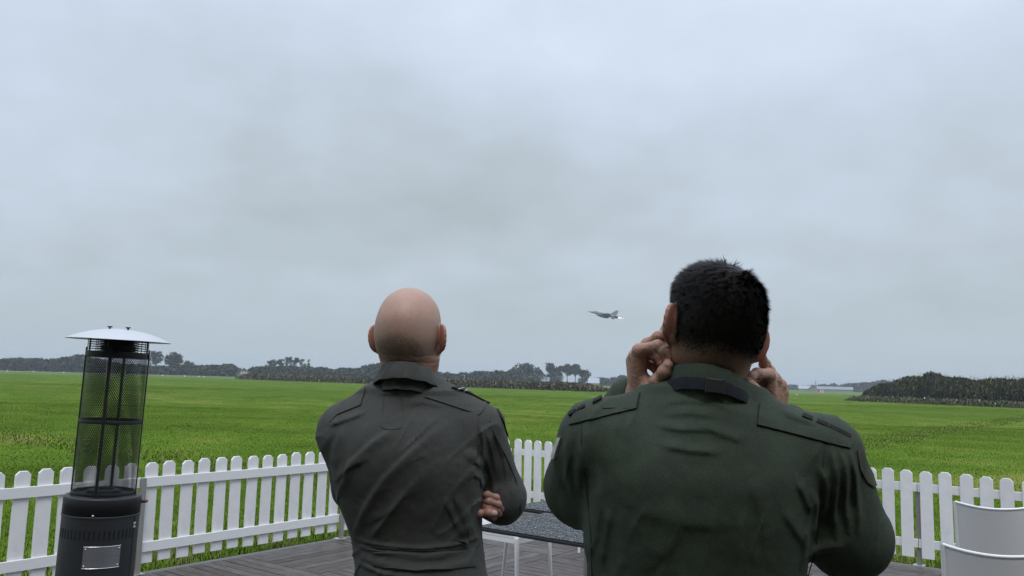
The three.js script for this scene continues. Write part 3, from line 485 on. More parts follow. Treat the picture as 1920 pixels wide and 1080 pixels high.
// ---------------------------------------------------------------- fighter jet with burning exhaust
{
  const D = 405, nose = W(1102, 584, D), tail = W(1158.5, 595.5, D), mid = nose.clone().lerp(tail, 0.5), L = nose.distanceTo(tail) * 1.02;
  const j = thing('fighter_jet', 'grey fighter jet climbing away with burning exhaust', 'fighter jet', [mid.x, mid.y, mid.z]);
  // local: nose along -x, up y, wings along z
  const grey = std(0.18, 0.19, 0.21, 0.5), dark = std(0.08, 0.085, 0.09, 0.55), glass = new THREE.MeshPhysicalMaterial({ color: lin(0.06, 0.07, 0.06), roughness: 0.08, clearcoat: 1 }), metal = std(0.1, 0.095, 0.09, 0.4, 0.7);
  function loft(secs, n = 20) { // [x, y, halfW, halfH]
    const p = [], id = []; for (const [x, y, w, h, e = 2] of secs) for (let i = 0; i < n; i++) { const a = i / n * Math.PI * 2, c = Math.cos(a), s = Math.sin(a); p.push(x, y + Math.sign(s) * Math.abs(s) ** (2 / e) * h, Math.sign(c) * Math.abs(c) ** (2 / e) * w); }
    for (let k = 0; k + 1 < secs.length; k++) for (let i = 0; i < n; i++) { const a = k * n + i, b = k * n + (i + 1) % n; id.push(a, a + n, b, b, a + n, b + n); }
    const g = new THREE.BufferGeometry(); g.setAttribute('position', new THREE.Float32BufferAttribute(p, 3)); g.setIndex(id); g.computeVertexNormals(); return g;
  }
  function slab(pts, th, plane) { const s = new THREE.Shape(pts.map((q) => new THREE.Vector2(...q))), g = new THREE.ExtrudeGeometry(s, { depth: th, bevelEnabled: true, bevelThickness: th * 0.4, bevelSize: 0.03, bevelSegments: 1 }).translate(0, 0, -th / 2); return plane === 'wing' ? g.rotateX(Math.PI / 2) : g; }
  const k = L / 15;
  part('fuselage', loft([[-7.5, 0.05, 0.01, 0.01], [-6.8, 0.06, 0.16, 0.14], [-5.6, 0.1, 0.36, 0.34], [-4.2, 0.16, 0.52, 0.5], [-2.8, 0.22, 0.62, 0.62], [-1, 0.18, 0.85, 0.72, 2.4], [1, 0.12, 0.95, 0.72, 2.4], [3.5, 0.08, 0.85, 0.68], [5.4, 0.05, 0.68, 0.6], [6.4, 0.05, 0.58, 0.56]]), grey, j);
  part('canopy', loft([[-5.3, 0.36, 0.02, 0.02], [-4.7, 0.52, 0.28, 0.22], [-3.9, 0.66, 0.36, 0.36], [-3.1, 0.7, 0.36, 0.34], [-2.2, 0.62, 0.3, 0.24], [-1.2, 0.55, 0.16, 0.16]], 14), glass, j);
  part('spine', loft([[-2.6, 0.6, 0.25, 0.22], [-1, 0.62, 0.34, 0.26], [2, 0.55, 0.3, 0.24], [5, 0.42, 0.22, 0.24], [6.2, 0.32, 0.1, 0.12]], 12), grey, j);
  part('air_intake', loft([[-3.0, -0.62, 0.5, 0.34, 3], [-2.4, -0.66, 0.55, 0.38, 3], [-0.5, -0.6, 0.6, 0.42, 3], [2.5, -0.36, 0.6, 0.4], [4.5, -0.2, 0.4, 0.3]], 16), grey, j);
  part('intake_mouth', loft([[-3.02, -0.62, 0.01, 0.01], [-3.01, -0.62, 0.44, 0.28, 3]], 16), dark, j);
  for (const s of [1, -1]) {
    part('wing', slab([[-1.6, 0.6 * s], [2.0, 4.7 * s], [3.2, 4.7 * s], [3.6, 0.6 * s]], 0.12, 'wing').translate(0, 0.08, 0), grey, j);
    part('tailplane', slab([[4.6, 0.5 * s], [6.4, 2.7 * s], [7.2, 2.7 * s], [7.0, 0.5 * s]], 0.09, 'wing').translate(0, 0.0, 0), grey, j);
    part('ventral_fin', slab([[4.2, -0.4], [4.7, -1.1], [5.7, -1.1], [5.7, -0.4]], 0.07, 'fin').rotateX(-s * 0.3).translate(0, 0, s * 0.45), grey, j);
    part('fuel_tank', loft([[-1.9, -0.75, 0.02, 0.02], [-1.1, -0.75, 0.26, 0.26], [0.4, -0.75, 0.34, 0.34], [2.4, -0.75, 0.3, 0.3], [3.6, -0.72, 0.05, 0.05]], 12).translate(0, 0, s * 2.0), dark, j);
    part('missile', loft([[0.9, 0.08, 0.01, 0.01], [1.2, 0.08, 0.08, 0.08], [3.6, 0.08, 0.08, 0.08], [3.7, 0.08, 0.02, 0.02]], 8).translate(0, 0, s * 4.8), grey, j);
  }
  part('main_wheel_door', join([box(1.5, 0.7, 0.08, 1.0, -1.0, 0.75), box(1.5, 0.7, 0.08, 1.0, -1.0, -0.75)]), dark, j);
  part('tail_fin', slab([[2.2, 0.5], [3.4, 0.95], [5.9, 3.25], [7.2, 3.25], [6.5, 0.9], [6.4, 0.4]], 0.14, 'fin'), grey, j);
  part('nozzle', loft([[6.3, 0.05, 0.58, 0.56], [6.9, 0.05, 0.52, 0.5], [7.4, 0.05, 0.42, 0.42], [7.3, 0.05, 0.36, 0.36], [6.6, 0.05, 0.3, 0.3]], 18), metal, j);
  const hot = part('exhaust_flame', loft([[7.2, 0.05, 0.3, 0.3], [7.8, 0.05, 0.27, 0.27], [8.6, 0.05, 0.2, 0.2], [9.4, 0.05, 0.11, 0.11], [10.3, 0.05, 0.02, 0.02]], 12), new THREE.MeshStandardMaterial({ color: 0x000000, emissive: lin(1, 0.78, 0.66), emissiveIntensity: 1.6, roughness: 1 }), j);
  const fl = new THREE.PointLight(lin(1, 0.6, 0.4), 60, 40); fl.position.set(7.9, 0.05, 0); fl.castShadow = true; fl.name = 'flame_light'; j.add(fl);
  j.scale.setScalar(k);
  const dir = nose.clone().sub(tail).normalize(), q = new THREE.Quaternion().setFromUnitVectors(new THREE.Vector3(-1, 0, 0), dir);
  j.quaternion.copy(q).multiply(new THREE.Quaternion().setFromAxisAngle(new THREE.Vector3(1, 0, 0), -0.10)).multiply(new THREE.Quaternion().setFromAxisAngle(new THREE.Vector3(0, 1, 0), 0.0));
}

// ---------------------------------------------------------------- the two standing men
const smin = (a, b, k) => { const h = Math.max(k - Math.abs(a - b), 0) / k; return Math.min(a, b) - h * h * k * 0.25; };
function cap(a, b, r1, r2 = r1) {
  const ax = a.x, ay = a.y, az = a.z, bx = b.x - ax, by = b.y - ay, bz = b.z - az, l = bx * bx + by * by + bz * bz;
  return (x, y, z) => { const px = x - ax, py = y - ay, pz = z - az, t = Math.min(1, Math.max(0, (px * bx + py * by + pz * bz) / l)), dx = px - bx * t, dy = py - by * t, dz = pz - bz * t; return Math.sqrt(dx * dx + dy * dy + dz * dz) - (r1 + (r2 - r1) * t); };
}
function ell(cx, cy, cz, rx, ry, rz) { return (x, y, z) => { const a = (x - cx) / rx, b = (y - cy) / ry, c = (z - cz) / rz, k0 = Math.sqrt(a * a + b * b + c * c), a2 = a / rx, b2 = b / ry, c2 = c / rz, k1 = Math.sqrt(a2 * a2 + b2 * b2 + c2 * c2); return k1 < 1e-9 ? -Math.min(rx, ry, rz) : k0 * (k0 - 1) / k1; }; }
// trunk from rows of [height, middle x, half width, middle z, half depth]
function trunkField(rows, n = 2.4) {
  rows = rows.slice().sort((a, b) => a[0] - b[0]);
  const at = (y) => { let i = 0; while (i < rows.length - 2 && y > rows[i + 1][0]) i++; const a = rows[i], b = rows[i + 1], t = sstep(0, 1, (y - a[0]) / (b[0] - a[0])) * 0.5 + 0.5 * clamp((y - a[0]) / (b[0] - a[0])); return [1, 2, 3, 4].map((k) => lerp(a[k], b[k], t)); };
  const y0 = rows[0][0], y1 = rows[rows.length - 1][0];
  const N = 400, raw = Array.from({ length: N + 1 }, (_, i) => at(lerp(y0, y1, i / N))), cache = raw.map((_, i) => { const s = [0, 0, 0, 0]; let w = 0; for (let k = -26; k <= 26; k++) { const g = Math.exp(-k * k / 220), r = raw[Math.min(N, Math.max(0, i + k))]; w += g; for (let c = 0; c < 4; c++) s[c] += g * r[c]; } return s.map((v) => v / w); });
  return (x, y, z) => { const q = clamp((y - y0) / (y1 - y0)) * N, qi = Math.min(N - 1, Math.floor(q)), qf = q - qi, c0 = cache[qi], c1 = cache[qi + 1], cx = c0[0] + (c1[0] - c0[0]) * qf, w = c0[1] + (c1[1] - c0[1]) * qf, cz = c0[2] + (c1[2] - c0[2]) * qf, d = c0[3] + (c1[3] - c0[3]) * qf, f = Math.pow(Math.pow(Math.abs((x - cx) / w), n) + Math.pow(Math.abs((z - cz) / d), n), 1 / n), v = (f - 1) * Math.min(w, d); const over = Math.max(y0 - y, y - y1); return over > 0 ? Math.max(v, over) : v; };
}
// creases and seams: ridges along lines drawn on the side that faces the camera
function creases(list, depth) {
  return list.map(([w, a, ...pts]) => {
    const P = pts.map(([px, py]) => { const v = W(px, py, depth); return [v.x, v.y]; });
    const xs = P.map((p) => p[0]), ys = P.map((p) => p[1]), m = w * 3;
    return { w, a, P, x0: Math.min(...xs) - m, x1: Math.max(...xs) + m, y0: Math.min(...ys) - m, y1: Math.max(...ys) + m };
  });
}
function creaseAt(list, x, y) {
  let s = 0;
  for (const c of list) {
    if (x < c.x0 || x > c.x1 || y < c.y0 || y > c.y1) continue;
    let best = 9, side = 1, tt = 0; const n = c.P.length - 1;
    for (let i = 0; i < n; i++) { const [ax, ay] = c.P[i], [bx, by] = c.P[i + 1], ex = bx - ax, ey = by - ay, l = ex * ex + ey * ey, t = clamp(((x - ax) * ex + (y - ay) * ey) / l), dx = x - ax - ex * t, dy = y - ay - ey * t, d = dx * dx + dy * dy; if (d < best) { best = d; side = ex * dy - ey * dx > 0 ? 1 : -1; tt = (i + t) / n; } }
    const d = Math.sqrt(best), w = c.w * (side > 0 ? 1.35 : 0.6), e = Math.min(1, tt * 5, (1 - tt) * 5) * 0.75 + 0.25;
    s += c.a * e * Math.exp(-(d * d) / (w * w));
  }
  return s;
}
// dual mesh of the zero set of a field
function skin(fn, lo, hi, h, colour, uvScale = 1) {
  const nx = Math.ceil((hi.x - lo.x) / h) + 1, ny = Math.ceil((hi.y - lo.y) / h) + 1, nz = Math.ceil((hi.z - lo.z) / h) + 1, F = new Float32Array(nx * ny * nz), S = 4;
  for (let k = 0; k < nz; k += S) for (let j = 0; j < ny; j += S) for (let i = 0; i < nx; i += S) {
    const c = fn(lo.x + (i + 1.5) * h, lo.y + (j + 1.5) * h, lo.z + (k + 1.5) * h), skip = Math.abs(c) > h * S * 1.7 + 0.02;
    for (let c2 = k; c2 < Math.min(k + S, nz); c2++) for (let b = j; b < Math.min(j + S, ny); b++) for (let a = i; a < Math.min(i + S, nx); a++) F[(c2 * ny + b) * nx + a] = skip ? c : fn(lo.x + a * h, lo.y + b * h, lo.z + c2 * h);
  }
  const id = new Int32Array(nx * ny * nz).fill(-1), pos = [], ix = [], ed = [[0, 1], [2, 3], [4, 5], [6, 7], [0, 2], [1, 3], [4, 6], [5, 7], [0, 4], [1, 5], [2, 6], [3, 7]], v = new Float32Array(8);
  for (let k = 0; k < nz - 1; k++) for (let j = 0; j < ny - 1; j++) for (let i = 0; i < nx - 1; i++) {
    let m = 0; for (let c = 0; c < 8; c++) { v[c] = F[((k + (c >> 2)) * ny + j + ((c >> 1) & 1)) * nx + i + (c & 1)]; if (v[c] < 0) m |= 1 << c; }
    if (m === 0 || m === 255) continue;
    let sx = 0, sy = 0, sz = 0, n = 0;
    for (const [a, b] of ed) { if ((v[a] < 0) === (v[b] < 0)) continue; const t = v[a] / (v[a] - v[b]); sx += lerp(a & 1, b & 1, t); sy += lerp((a >> 1) & 1, (b >> 1) & 1, t); sz += lerp(a >> 2, b >> 2, t); n++; }
    id[(k * ny + j) * nx + i] = pos.length / 3; pos.push(lo.x + (i + sx / n) * h, lo.y + (j + sy / n) * h, lo.z + (k + sz / n) * h);
  }
  const q = (a, b, c, d, flip) => { if (a < 0 || b < 0 || c < 0 || d < 0) return; if (flip) ix.push(a, c, b, b, c, d); else ix.push(a, b, c, b, d, c); };
  for (let k = 1; k < nz - 1; k++) for (let j = 1; j < ny - 1; j++) for (let i = 1; i < nx - 1; i++) {
    const o = (k * ny + j) * nx + i, s = F[o] < 0;
    if (s !== (F[o + 1] < 0)) q(id[o - nx - nx * ny], id[o - nx * ny], id[o - nx], id[o], !s);
    if (s !== (F[o + nx] < 0)) q(id[o - 1 - nx * ny], id[o - nx * ny], id[o - 1], id[o], s);
    if (s !== (F[o + nx * ny] < 0)) q(id[o - 1 - nx], id[o - nx], id[o - 1], id[o], !s);
  }
  const N = pos.length / 3, nor = new Float32Array(N * 3), uv = new Float32Array(N * 2), col = colour ? new Float32Array(N * 3) : null, e = h * 0.55;
  for (let i = 0; i < N; i++) {
    const x = pos[i * 3], y = pos[i * 3 + 1], z = pos[i * 3 + 2]; let a = fn(x + e, y, z) - fn(x - e, y, z), b = fn(x, y + e, z) - fn(x, y - e, z), c = fn(x, y, z + e) - fn(x, y, z - e); const l = Math.hypot(a, b, c) || 1; a /= l; b /= l; c /= l;
    nor[i * 3] = a; nor[i * 3 + 1] = b; nor[i * 3 + 2] = c; uv[i * 2] = (x + z * 0.8) * uvScale; uv[i * 2 + 1] = y * uvScale;
    if (col) col.set(colour(x, y, z, a, b, c), i * 3);
  }
  const g = new THREE.BufferGeometry(); g.setAttribute('position', new THREE.Float32BufferAttribute(pos, 3)); g.setAttribute('normal', new THREE.BufferAttribute(nor, 3)); g.setAttribute('uv', new THREE.BufferAttribute(uv, 2)); if (col) g.setAttribute('color', new THREE.BufferAttribute(col, 3)); g.setIndex(ix); return g;
}
// a point on a field's surface along a photograph direction
function land(fn, px, py, d0, off = 0) {
  const r = ray(px, py); r.multiplyScalar(1 / -r.z); let t = d0, best = 9, bt = d0; const p = new THREE.Vector3();
  for (let i = 0; i < 160; i++) { p.copy(camera.position).addScaledVector(r, t); const v = fn(p.x, p.y, p.z); if (v < best) { best = v; bt = t; } if (v < 0.0004) break; t += Math.max(0.0006, v * 0.55); if (t > d0 + 0.75) { p.copy(camera.position).addScaledVector(r, bt); break; } }
  const e = 0.004, n = new THREE.Vector3(fn(p.x + e, p.y, p.z) - fn(p.x - e, p.y, p.z), fn(p.x, p.y + e, p.z) - fn(p.x, p.y - e, p.z), fn(p.x, p.y, p.z + e) - fn(p.x, p.y, p.z - e)).normalize();
  if (best > 0.0004) for (let i = 0; i < 4; i++) p.addScaledVector(n, -fn(p.x, p.y, p.z) * 0.8);
  return { p: p.addScaledVector(n, off), n };
}
// a sewn-on piece of cloth: a four-sided patch between two drawn lines, lying on the surface
function patch(fn, lineA, lineB, d0, th, base, nu = 24, nv = 8, rise = false) {
  const along = (L, t) => { const s = t * (L.length - 1), i = Math.min(L.length - 2, Math.floor(s)), f = s - i; return [lerp(L[i][0], L[i + 1][0], f), lerp(L[i][1], L[i + 1][1], f)]; };
  const top = [], low = [];
  for (let j = 0; j <= nv; j++) for (let i = 0; i <= nu; i++) { const a = along(lineA, i / nu), b = along(lineB, i / nu), s = land(fn, lerp(a[0], b[0], j / nv), lerp(a[1], b[1], j / nv), d0); top.push(s.p.clone().addScaledVector(s.n, rise ? th * sstep(0, 1, j / nv) : th).sub(base)); low.push(s.p.clone().addScaledVector(s.n, -0.003).sub(base)); }
  const P = [...top, ...low].flatMap((p) => [p.x, p.y, p.z]), N = top.length, row = nu + 1, id = [];
  for (let j = 0; j < nv; j++) for (let i = 0; i < nu; i++) { const a = j * row + i; id.push(a, a + row, a + 1, a + 1, a + row, a + row + 1); }
  const g1 = new THREE.BufferGeometry(); g1.setAttribute('position', new THREE.Float32BufferAttribute(P.slice(0, N * 3), 3)); g1.setIndex(id); g1.computeVertexNormals();
  const ring = []; for (let i = 0; i <= nu; i++) ring.push(i); for (let j = 1; j <= nv; j++) ring.push(j * row + nu); for (let i = nu - 1; i >= 0; i--) ring.push(nv * row + i); for (let j = nv - 1; j > 0; j--) ring.push(j * row);
  const sp = [], si = []; for (let e = 0; e <= ring.length; e++) { const a = ring[e % ring.length]; sp.push(top[a].x, top[a].y, top[a].z, low[a].x, low[a].y, low[a].z); if (e) { const o = (e - 1) * 2; si.push(o, o + 1, o + 2, o + 1, o + 3, o + 2); } }
  const g2 = new THREE.BufferGeometry(); g2.setAttribute('position', new THREE.Float32BufferAttribute(sp, 3)); g2.setIndex(si); g2.computeVertexNormals();
  const out = mergeGeometries([g1.toNonIndexed(), g2.toNonIndexed()]), p = out.attributes.position, uv = new Float32Array(p.count * 2); for (let i = 0; i < p.count; i++) { uv[i * 2] = p.getX(i) + p.getZ(i) * 0.8; uv[i * 2 + 1] = p.getY(i); } out.setAttribute('uv', new THREE.BufferAttribute(uv, 2)); return out;
}
function seam(fn, line, d0, r, base, lift = 0) { return tube(line.map(([a, b]) => land(fn, a, b, d0, lift).p.sub(base)), r, line.length * 8, 5); }
// ring of folded cloth round a neck; angle 0 is at the back
function ringBand(c, rx, rz, prof, opt = {}) {
  const n = 72, a0 = opt.gap ?? 0, p = [], id = [], m = prof.length, uv = [];
  for (let i = 0; i <= n; i++) {
    const th = lerp(-Math.PI + a0, Math.PI - a0, i / n), s = Math.sin(th), co = Math.cos(th), dy = -(opt.fwd ?? 0) * (1 - co) / 2 + (opt.side ?? 0) * s;
    for (const [dr, h] of prof) { const w = (opt.wob ?? 0) * noise2(th * 2.2 + (opt.seed ?? 0), h * 20), k = dr + w; p.push(c.x + s * (rx + k), c.y + h + dy + w * 0.6, c.z + co * (rz + k)); uv.push(th * rx, h); }
  }
  for (let i = 0; i < n; i++) for (let k = 0; k < m; k++) { const a = i * m + k, b = i * m + (k + 1) % m; id.push(a, b, a + m, b, b + m, a + m); }
  const g = new THREE.BufferGeometry(); g.setAttribute('position', new THREE.Float32BufferAttribute(p, 3)); g.setAttribute('uv', new THREE.Float32BufferAttribute(uv, 2)); g.setIndex(id); g.computeVertexNormals(); return g;
}
// head in its own frame: face towards -z, origin between the ear openings
function headField(o = {}) {
  const V3 = (x, y, z) => new THREE.Vector3(x, y, z), W_ = o.w ?? 1;
  const cran = ell(0, 0.030, 0.010, 0.0765 * W_, 0.092, 0.099), crown = ell(0, 0.047, 0.004, 0.0752 * W_, 0.076, 0.09), occ = ell(0, -0.004, 0.03, 0.071 * W_, 0.066, 0.068), face = ell(0, -0.034, -0.05, 0.062 * W_, 0.082, 0.052), brow = cap(V3(-0.034, 0.026, -0.086), V3(0.034, 0.026, -0.086), 0.014), nose = cap(V3(0, 0.012, -0.1), V3(0, -0.028, -0.118), 0.009, 0.0125), tipw = cap(V3(-0.01, -0.031, -0.11), V3(0.01, -0.031, -0.11), 0.008),
    jl = cap(V3(-0.052, -0.055, -0.004), V3(-0.018, -0.104, -0.076), 0.019, 0.015), jr = cap(V3(0.052, -0.055, -0.004), V3(0.018, -0.104, -0.076), 0.019, 0.015), chin = cap(V3(-0.012, -0.106, -0.082), V3(0.012, -0.106, -0.082), 0.014), lip1 = cap(V3(-0.018, -0.062, -0.096), V3(0.018, -0.062, -0.096), 0.006), lip2 = cap(V3(-0.015, -0.071, -0.094), V3(0.015, -0.071, -0.094), 0.0065), ckl = ell(-0.04, -0.016, -0.062, 0.026, 0.022, 0.032), ckr = ell(0.04, -0.016, -0.062, 0.026, 0.022, 0.032), eyl = ell(-0.031, 0.006, -0.094, 0.014, 0.009, 0.014), eyr = ell(0.031, 0.006, -0.094, 0.014, 0.009, 0.014), ball1 = ell(-0.031, 0.005, -0.082, 0.012, 0.012, 0.012), ball2 = ell(0.031, 0.005, -0.082, 0.012, 0.012, 0.012);
  return (x, y, z) => {
    let d = smin(smin(cran(x, y, z), crown(x, y, z), 0.012), occ(x, y, z), 0.04); d = smin(d, face(x, y, z), 0.035); d = smin(d, brow(x, y, z), 0.02); d = smin(d, jl(x, y, z), 0.03); d = smin(d, jr(x, y, z), 0.03); d = smin(d, chin(x, y, z), 0.02); d = smin(d, ckl(x, y, z), 0.02); d = smin(d, ckr(x, y, z), 0.02);
    d = -smin(-d, eyl(x, y, z), 0.012); d = -smin(-d, eyr(x, y, z), 0.012); d = smin(d, ball1(x, y, z), 0.004); d = smin(d, ball2(x, y, z), 0.004);
    d = smin(d, nose(x, y, z), 0.014); d = smin(d, tipw(x, y, z), 0.01); d = smin(d, lip1(x, y, z), 0.006); return smin(d, lip2(x, y, z), 0.006);
  };
}
// ear: side s (-1 left, 1 right), standing out from the head by an angle
function earField(s, flare, scale = 1, tilt = 0.15) {
  const c = new THREE.Vector3(s * 0.0745, 0.0, 0.004), M = new THREE.Matrix4().makeRotationY(s * flare).multiply(new THREE.Matrix4().makeRotationX(tilt)), inv = M.clone().invert().elements;
  const disc = ell(s * 0.002, 0, 0.015 * scale, 0.0055, 0.033 * scale, 0.02 * scale), bowl = ell(s * 0.011, 0.002, 0.012 * scale, 0.0095, 0.024 * scale, 0.0125 * scale), lobe = ell(0, -0.028 * scale, 0.006 * scale, 0.0045, 0.0105 * scale, 0.009 * scale), root = ell(0, -0.002, 0, 0.008, 0.026 * scale, 0.01);
  const rimP = []; for (let i = 0; i <= 10; i++) { const a = lerp(-0.9, 3.3, i / 10); rimP.push(new THREE.Vector3(s * 0.0045, 0.0285 * scale * Math.sin(a), 0.0145 * scale + 0.0165 * scale * Math.cos(a))); }
  const rim = rimP.slice(1).map((p, i) => cap(rimP[i], p, 0.0038)), th = [cap(new THREE.Vector3(s * 0.003, 0.014 * scale, 0.012 * scale), new THREE.Vector3(s * 0.004, -0.012 * scale, 0.014 * scale), 0.003)];
  return (x, y, z) => {
    x -= c.x; y -= c.y; z -= c.z; if (Math.abs(x) > 0.07 || Math.abs(y) > 0.07 || Math.abs(z) > 0.08) return 0.03;
    const a = inv[0] * x + inv[4] * y + inv[8] * z, b = inv[1] * x + inv[5] * y + inv[9] * z, q = inv[2] * x + inv[6] * y + inv[10] * z;
    let d = smin(disc(a, b, q), lobe(a, b, q), 0.008); d = -smin(-d, bowl(a, b, q), 0.004); for (const r of rim) d = smin(d, r(a, b, q), 0.003); d = smin(d, th[0](a, b, q), 0.004); return smin(d, root(a, b, q), 0.01);
  };
}
function posed(fn, origin, e) { const M = new THREE.Matrix4().makeRotationFromEuler(e).setPosition(origin), i = M.clone().invert().elements; return { f: (x, y, z) => fn(i[0] * x + i[4] * y + i[8] * z + i[12], i[1] * x + i[5] * y + i[9] * z + i[13], i[2] * x + i[6] * y + i[10] * z + i[14]), inv: M.clone().invert(), M }; }
// a finger: joints as [px, py, distance], radii falling to the tip
function chain(js, r0, r1) { const p = js.map((j) => j.isVector3 ? j : W(...j)), f = [], kn = p.slice(1, -1).map((q, i) => ell(q.x, q.y, q.z, lerp(r0, r1, (i + 1) / (p.length - 1)) * 1.13, lerp(r0, r1, (i + 1) / (p.length - 1)) * 1.13, lerp(r0, r1, (i + 1) / (p.length - 1)) * 1.13)); for (let i = 0; i + 1 < p.length; i++) { const n = p.length - 1; f.push(cap(p[i], p[i + 1], lerp(r0, r1, i / n), lerp(r0, r1, (i + 1) / n))); } return (x, y, z) => { let d = 9; for (const c of f) d = smin(d, c(x, y, z), 0.004); for (const k of kn) d = smin(d, k(x, y, z), 0.004); return d; }; }

const weave = texture(256, (u, v) => { const a = Math.sin(u * Math.PI * 2 * 64) * Math.sin(v * Math.PI * 2 * 64), n = tiled((x, y) => fbm2(x * 30, y * 30, 3), u, v); return 0.5 + 0.2 * a + 0.4 * n; }, false, 9);
const clothMap = (k) => texture(512, (u, v) => { const a = tiled((x, y) => fbm2(x * 5 + k, y * 5, 4), u, v), b = tiled((x, y) => fbm2(x * 70, y * 70 + k, 2), u, v), c = 0.86 + 0.13 * a + 0.16 * b; return [c, c, c]; }, true, 2.2);
const cloth = (r, g, b, k) => new THREE.MeshPhysicalMaterial({ color: lin(r, g, b), roughness: 0.86, map: clothMap(k), bumpMap: weave, bumpScale: 0.0007, sheen: 0.25, sheenRoughness: 0.6, sheenColor: lin(r * 2.2, g * 2.2, b * 2.2) });
const skinMat = new THREE.MeshPhysicalMaterial({ vertexColors: true, roughness: 0.52, sheen: 0.12, sheenRoughness: 0.5, sheenColor: lin(0.5, 0.3, 0.24) });
const boot = std(0.02, 0.019, 0.018, 0.5);
const grain = (x, y, z, s) => noise3(x * s, y * s, z * s);
const box3 = (pts, m) => { const b = new THREE.Box3(); for (const p of pts) b.expandByPoint(p); return b.expandByScalar(m); };
const shift = (g, b) => g.translate(-b.x, -b.y, -b.z);

// legs and boots below the frame, shared by both
function legsField(cx, cz, hipY, spread) { const V3 = (x, y, z) => new THREE.Vector3(x, y, z), f = []; for (const s of [-1, 1]) { f.push(cap(V3(cx + s * 0.09, hipY, cz), V3(cx + s * spread * 0.9, 0.52, cz - 0.015), 0.098, 0.072), cap(V3(cx + s * spread * 0.9, 0.52, cz - 0.015), V3(cx + s * spread, 0.12, cz + 0.01), 0.07, 0.056)); } return (x, y, z) => { let d = 9; for (const c of f) d = smin(d, c(x, y, z), 0.04); return d; }; }
function boots(parent, cx, cz, spread, base) {
  for (const s of [-1, 1]) {
    const a = cap(new THREE.Vector3(cx + s * spread, 0.055, cz + 0.05), new THREE.Vector3(cx + s * (spread + 0.03), 0.045, cz - 0.17), 0.045, 0.042), b = cap(new THREE.Vector3(cx + s * spread, 0.05, cz + 0.03), new THREE.Vector3(cx + s * spread, 0.24, cz + 0.012), 0.048, 0.052), fn = (x, y, z) => Math.max(smin(a(x, y, z), b(x, y, z), 0.04), 0.002 - y);
    part('boot', shift(skin(fn, new THREE.Vector3(cx + s * spread - 0.13, -0.02, cz - 0.25), new THREE.Vector3(cx + s * spread + 0.13, 0.32, cz + 0.14), 0.009), base), boot, parent);
  }
}

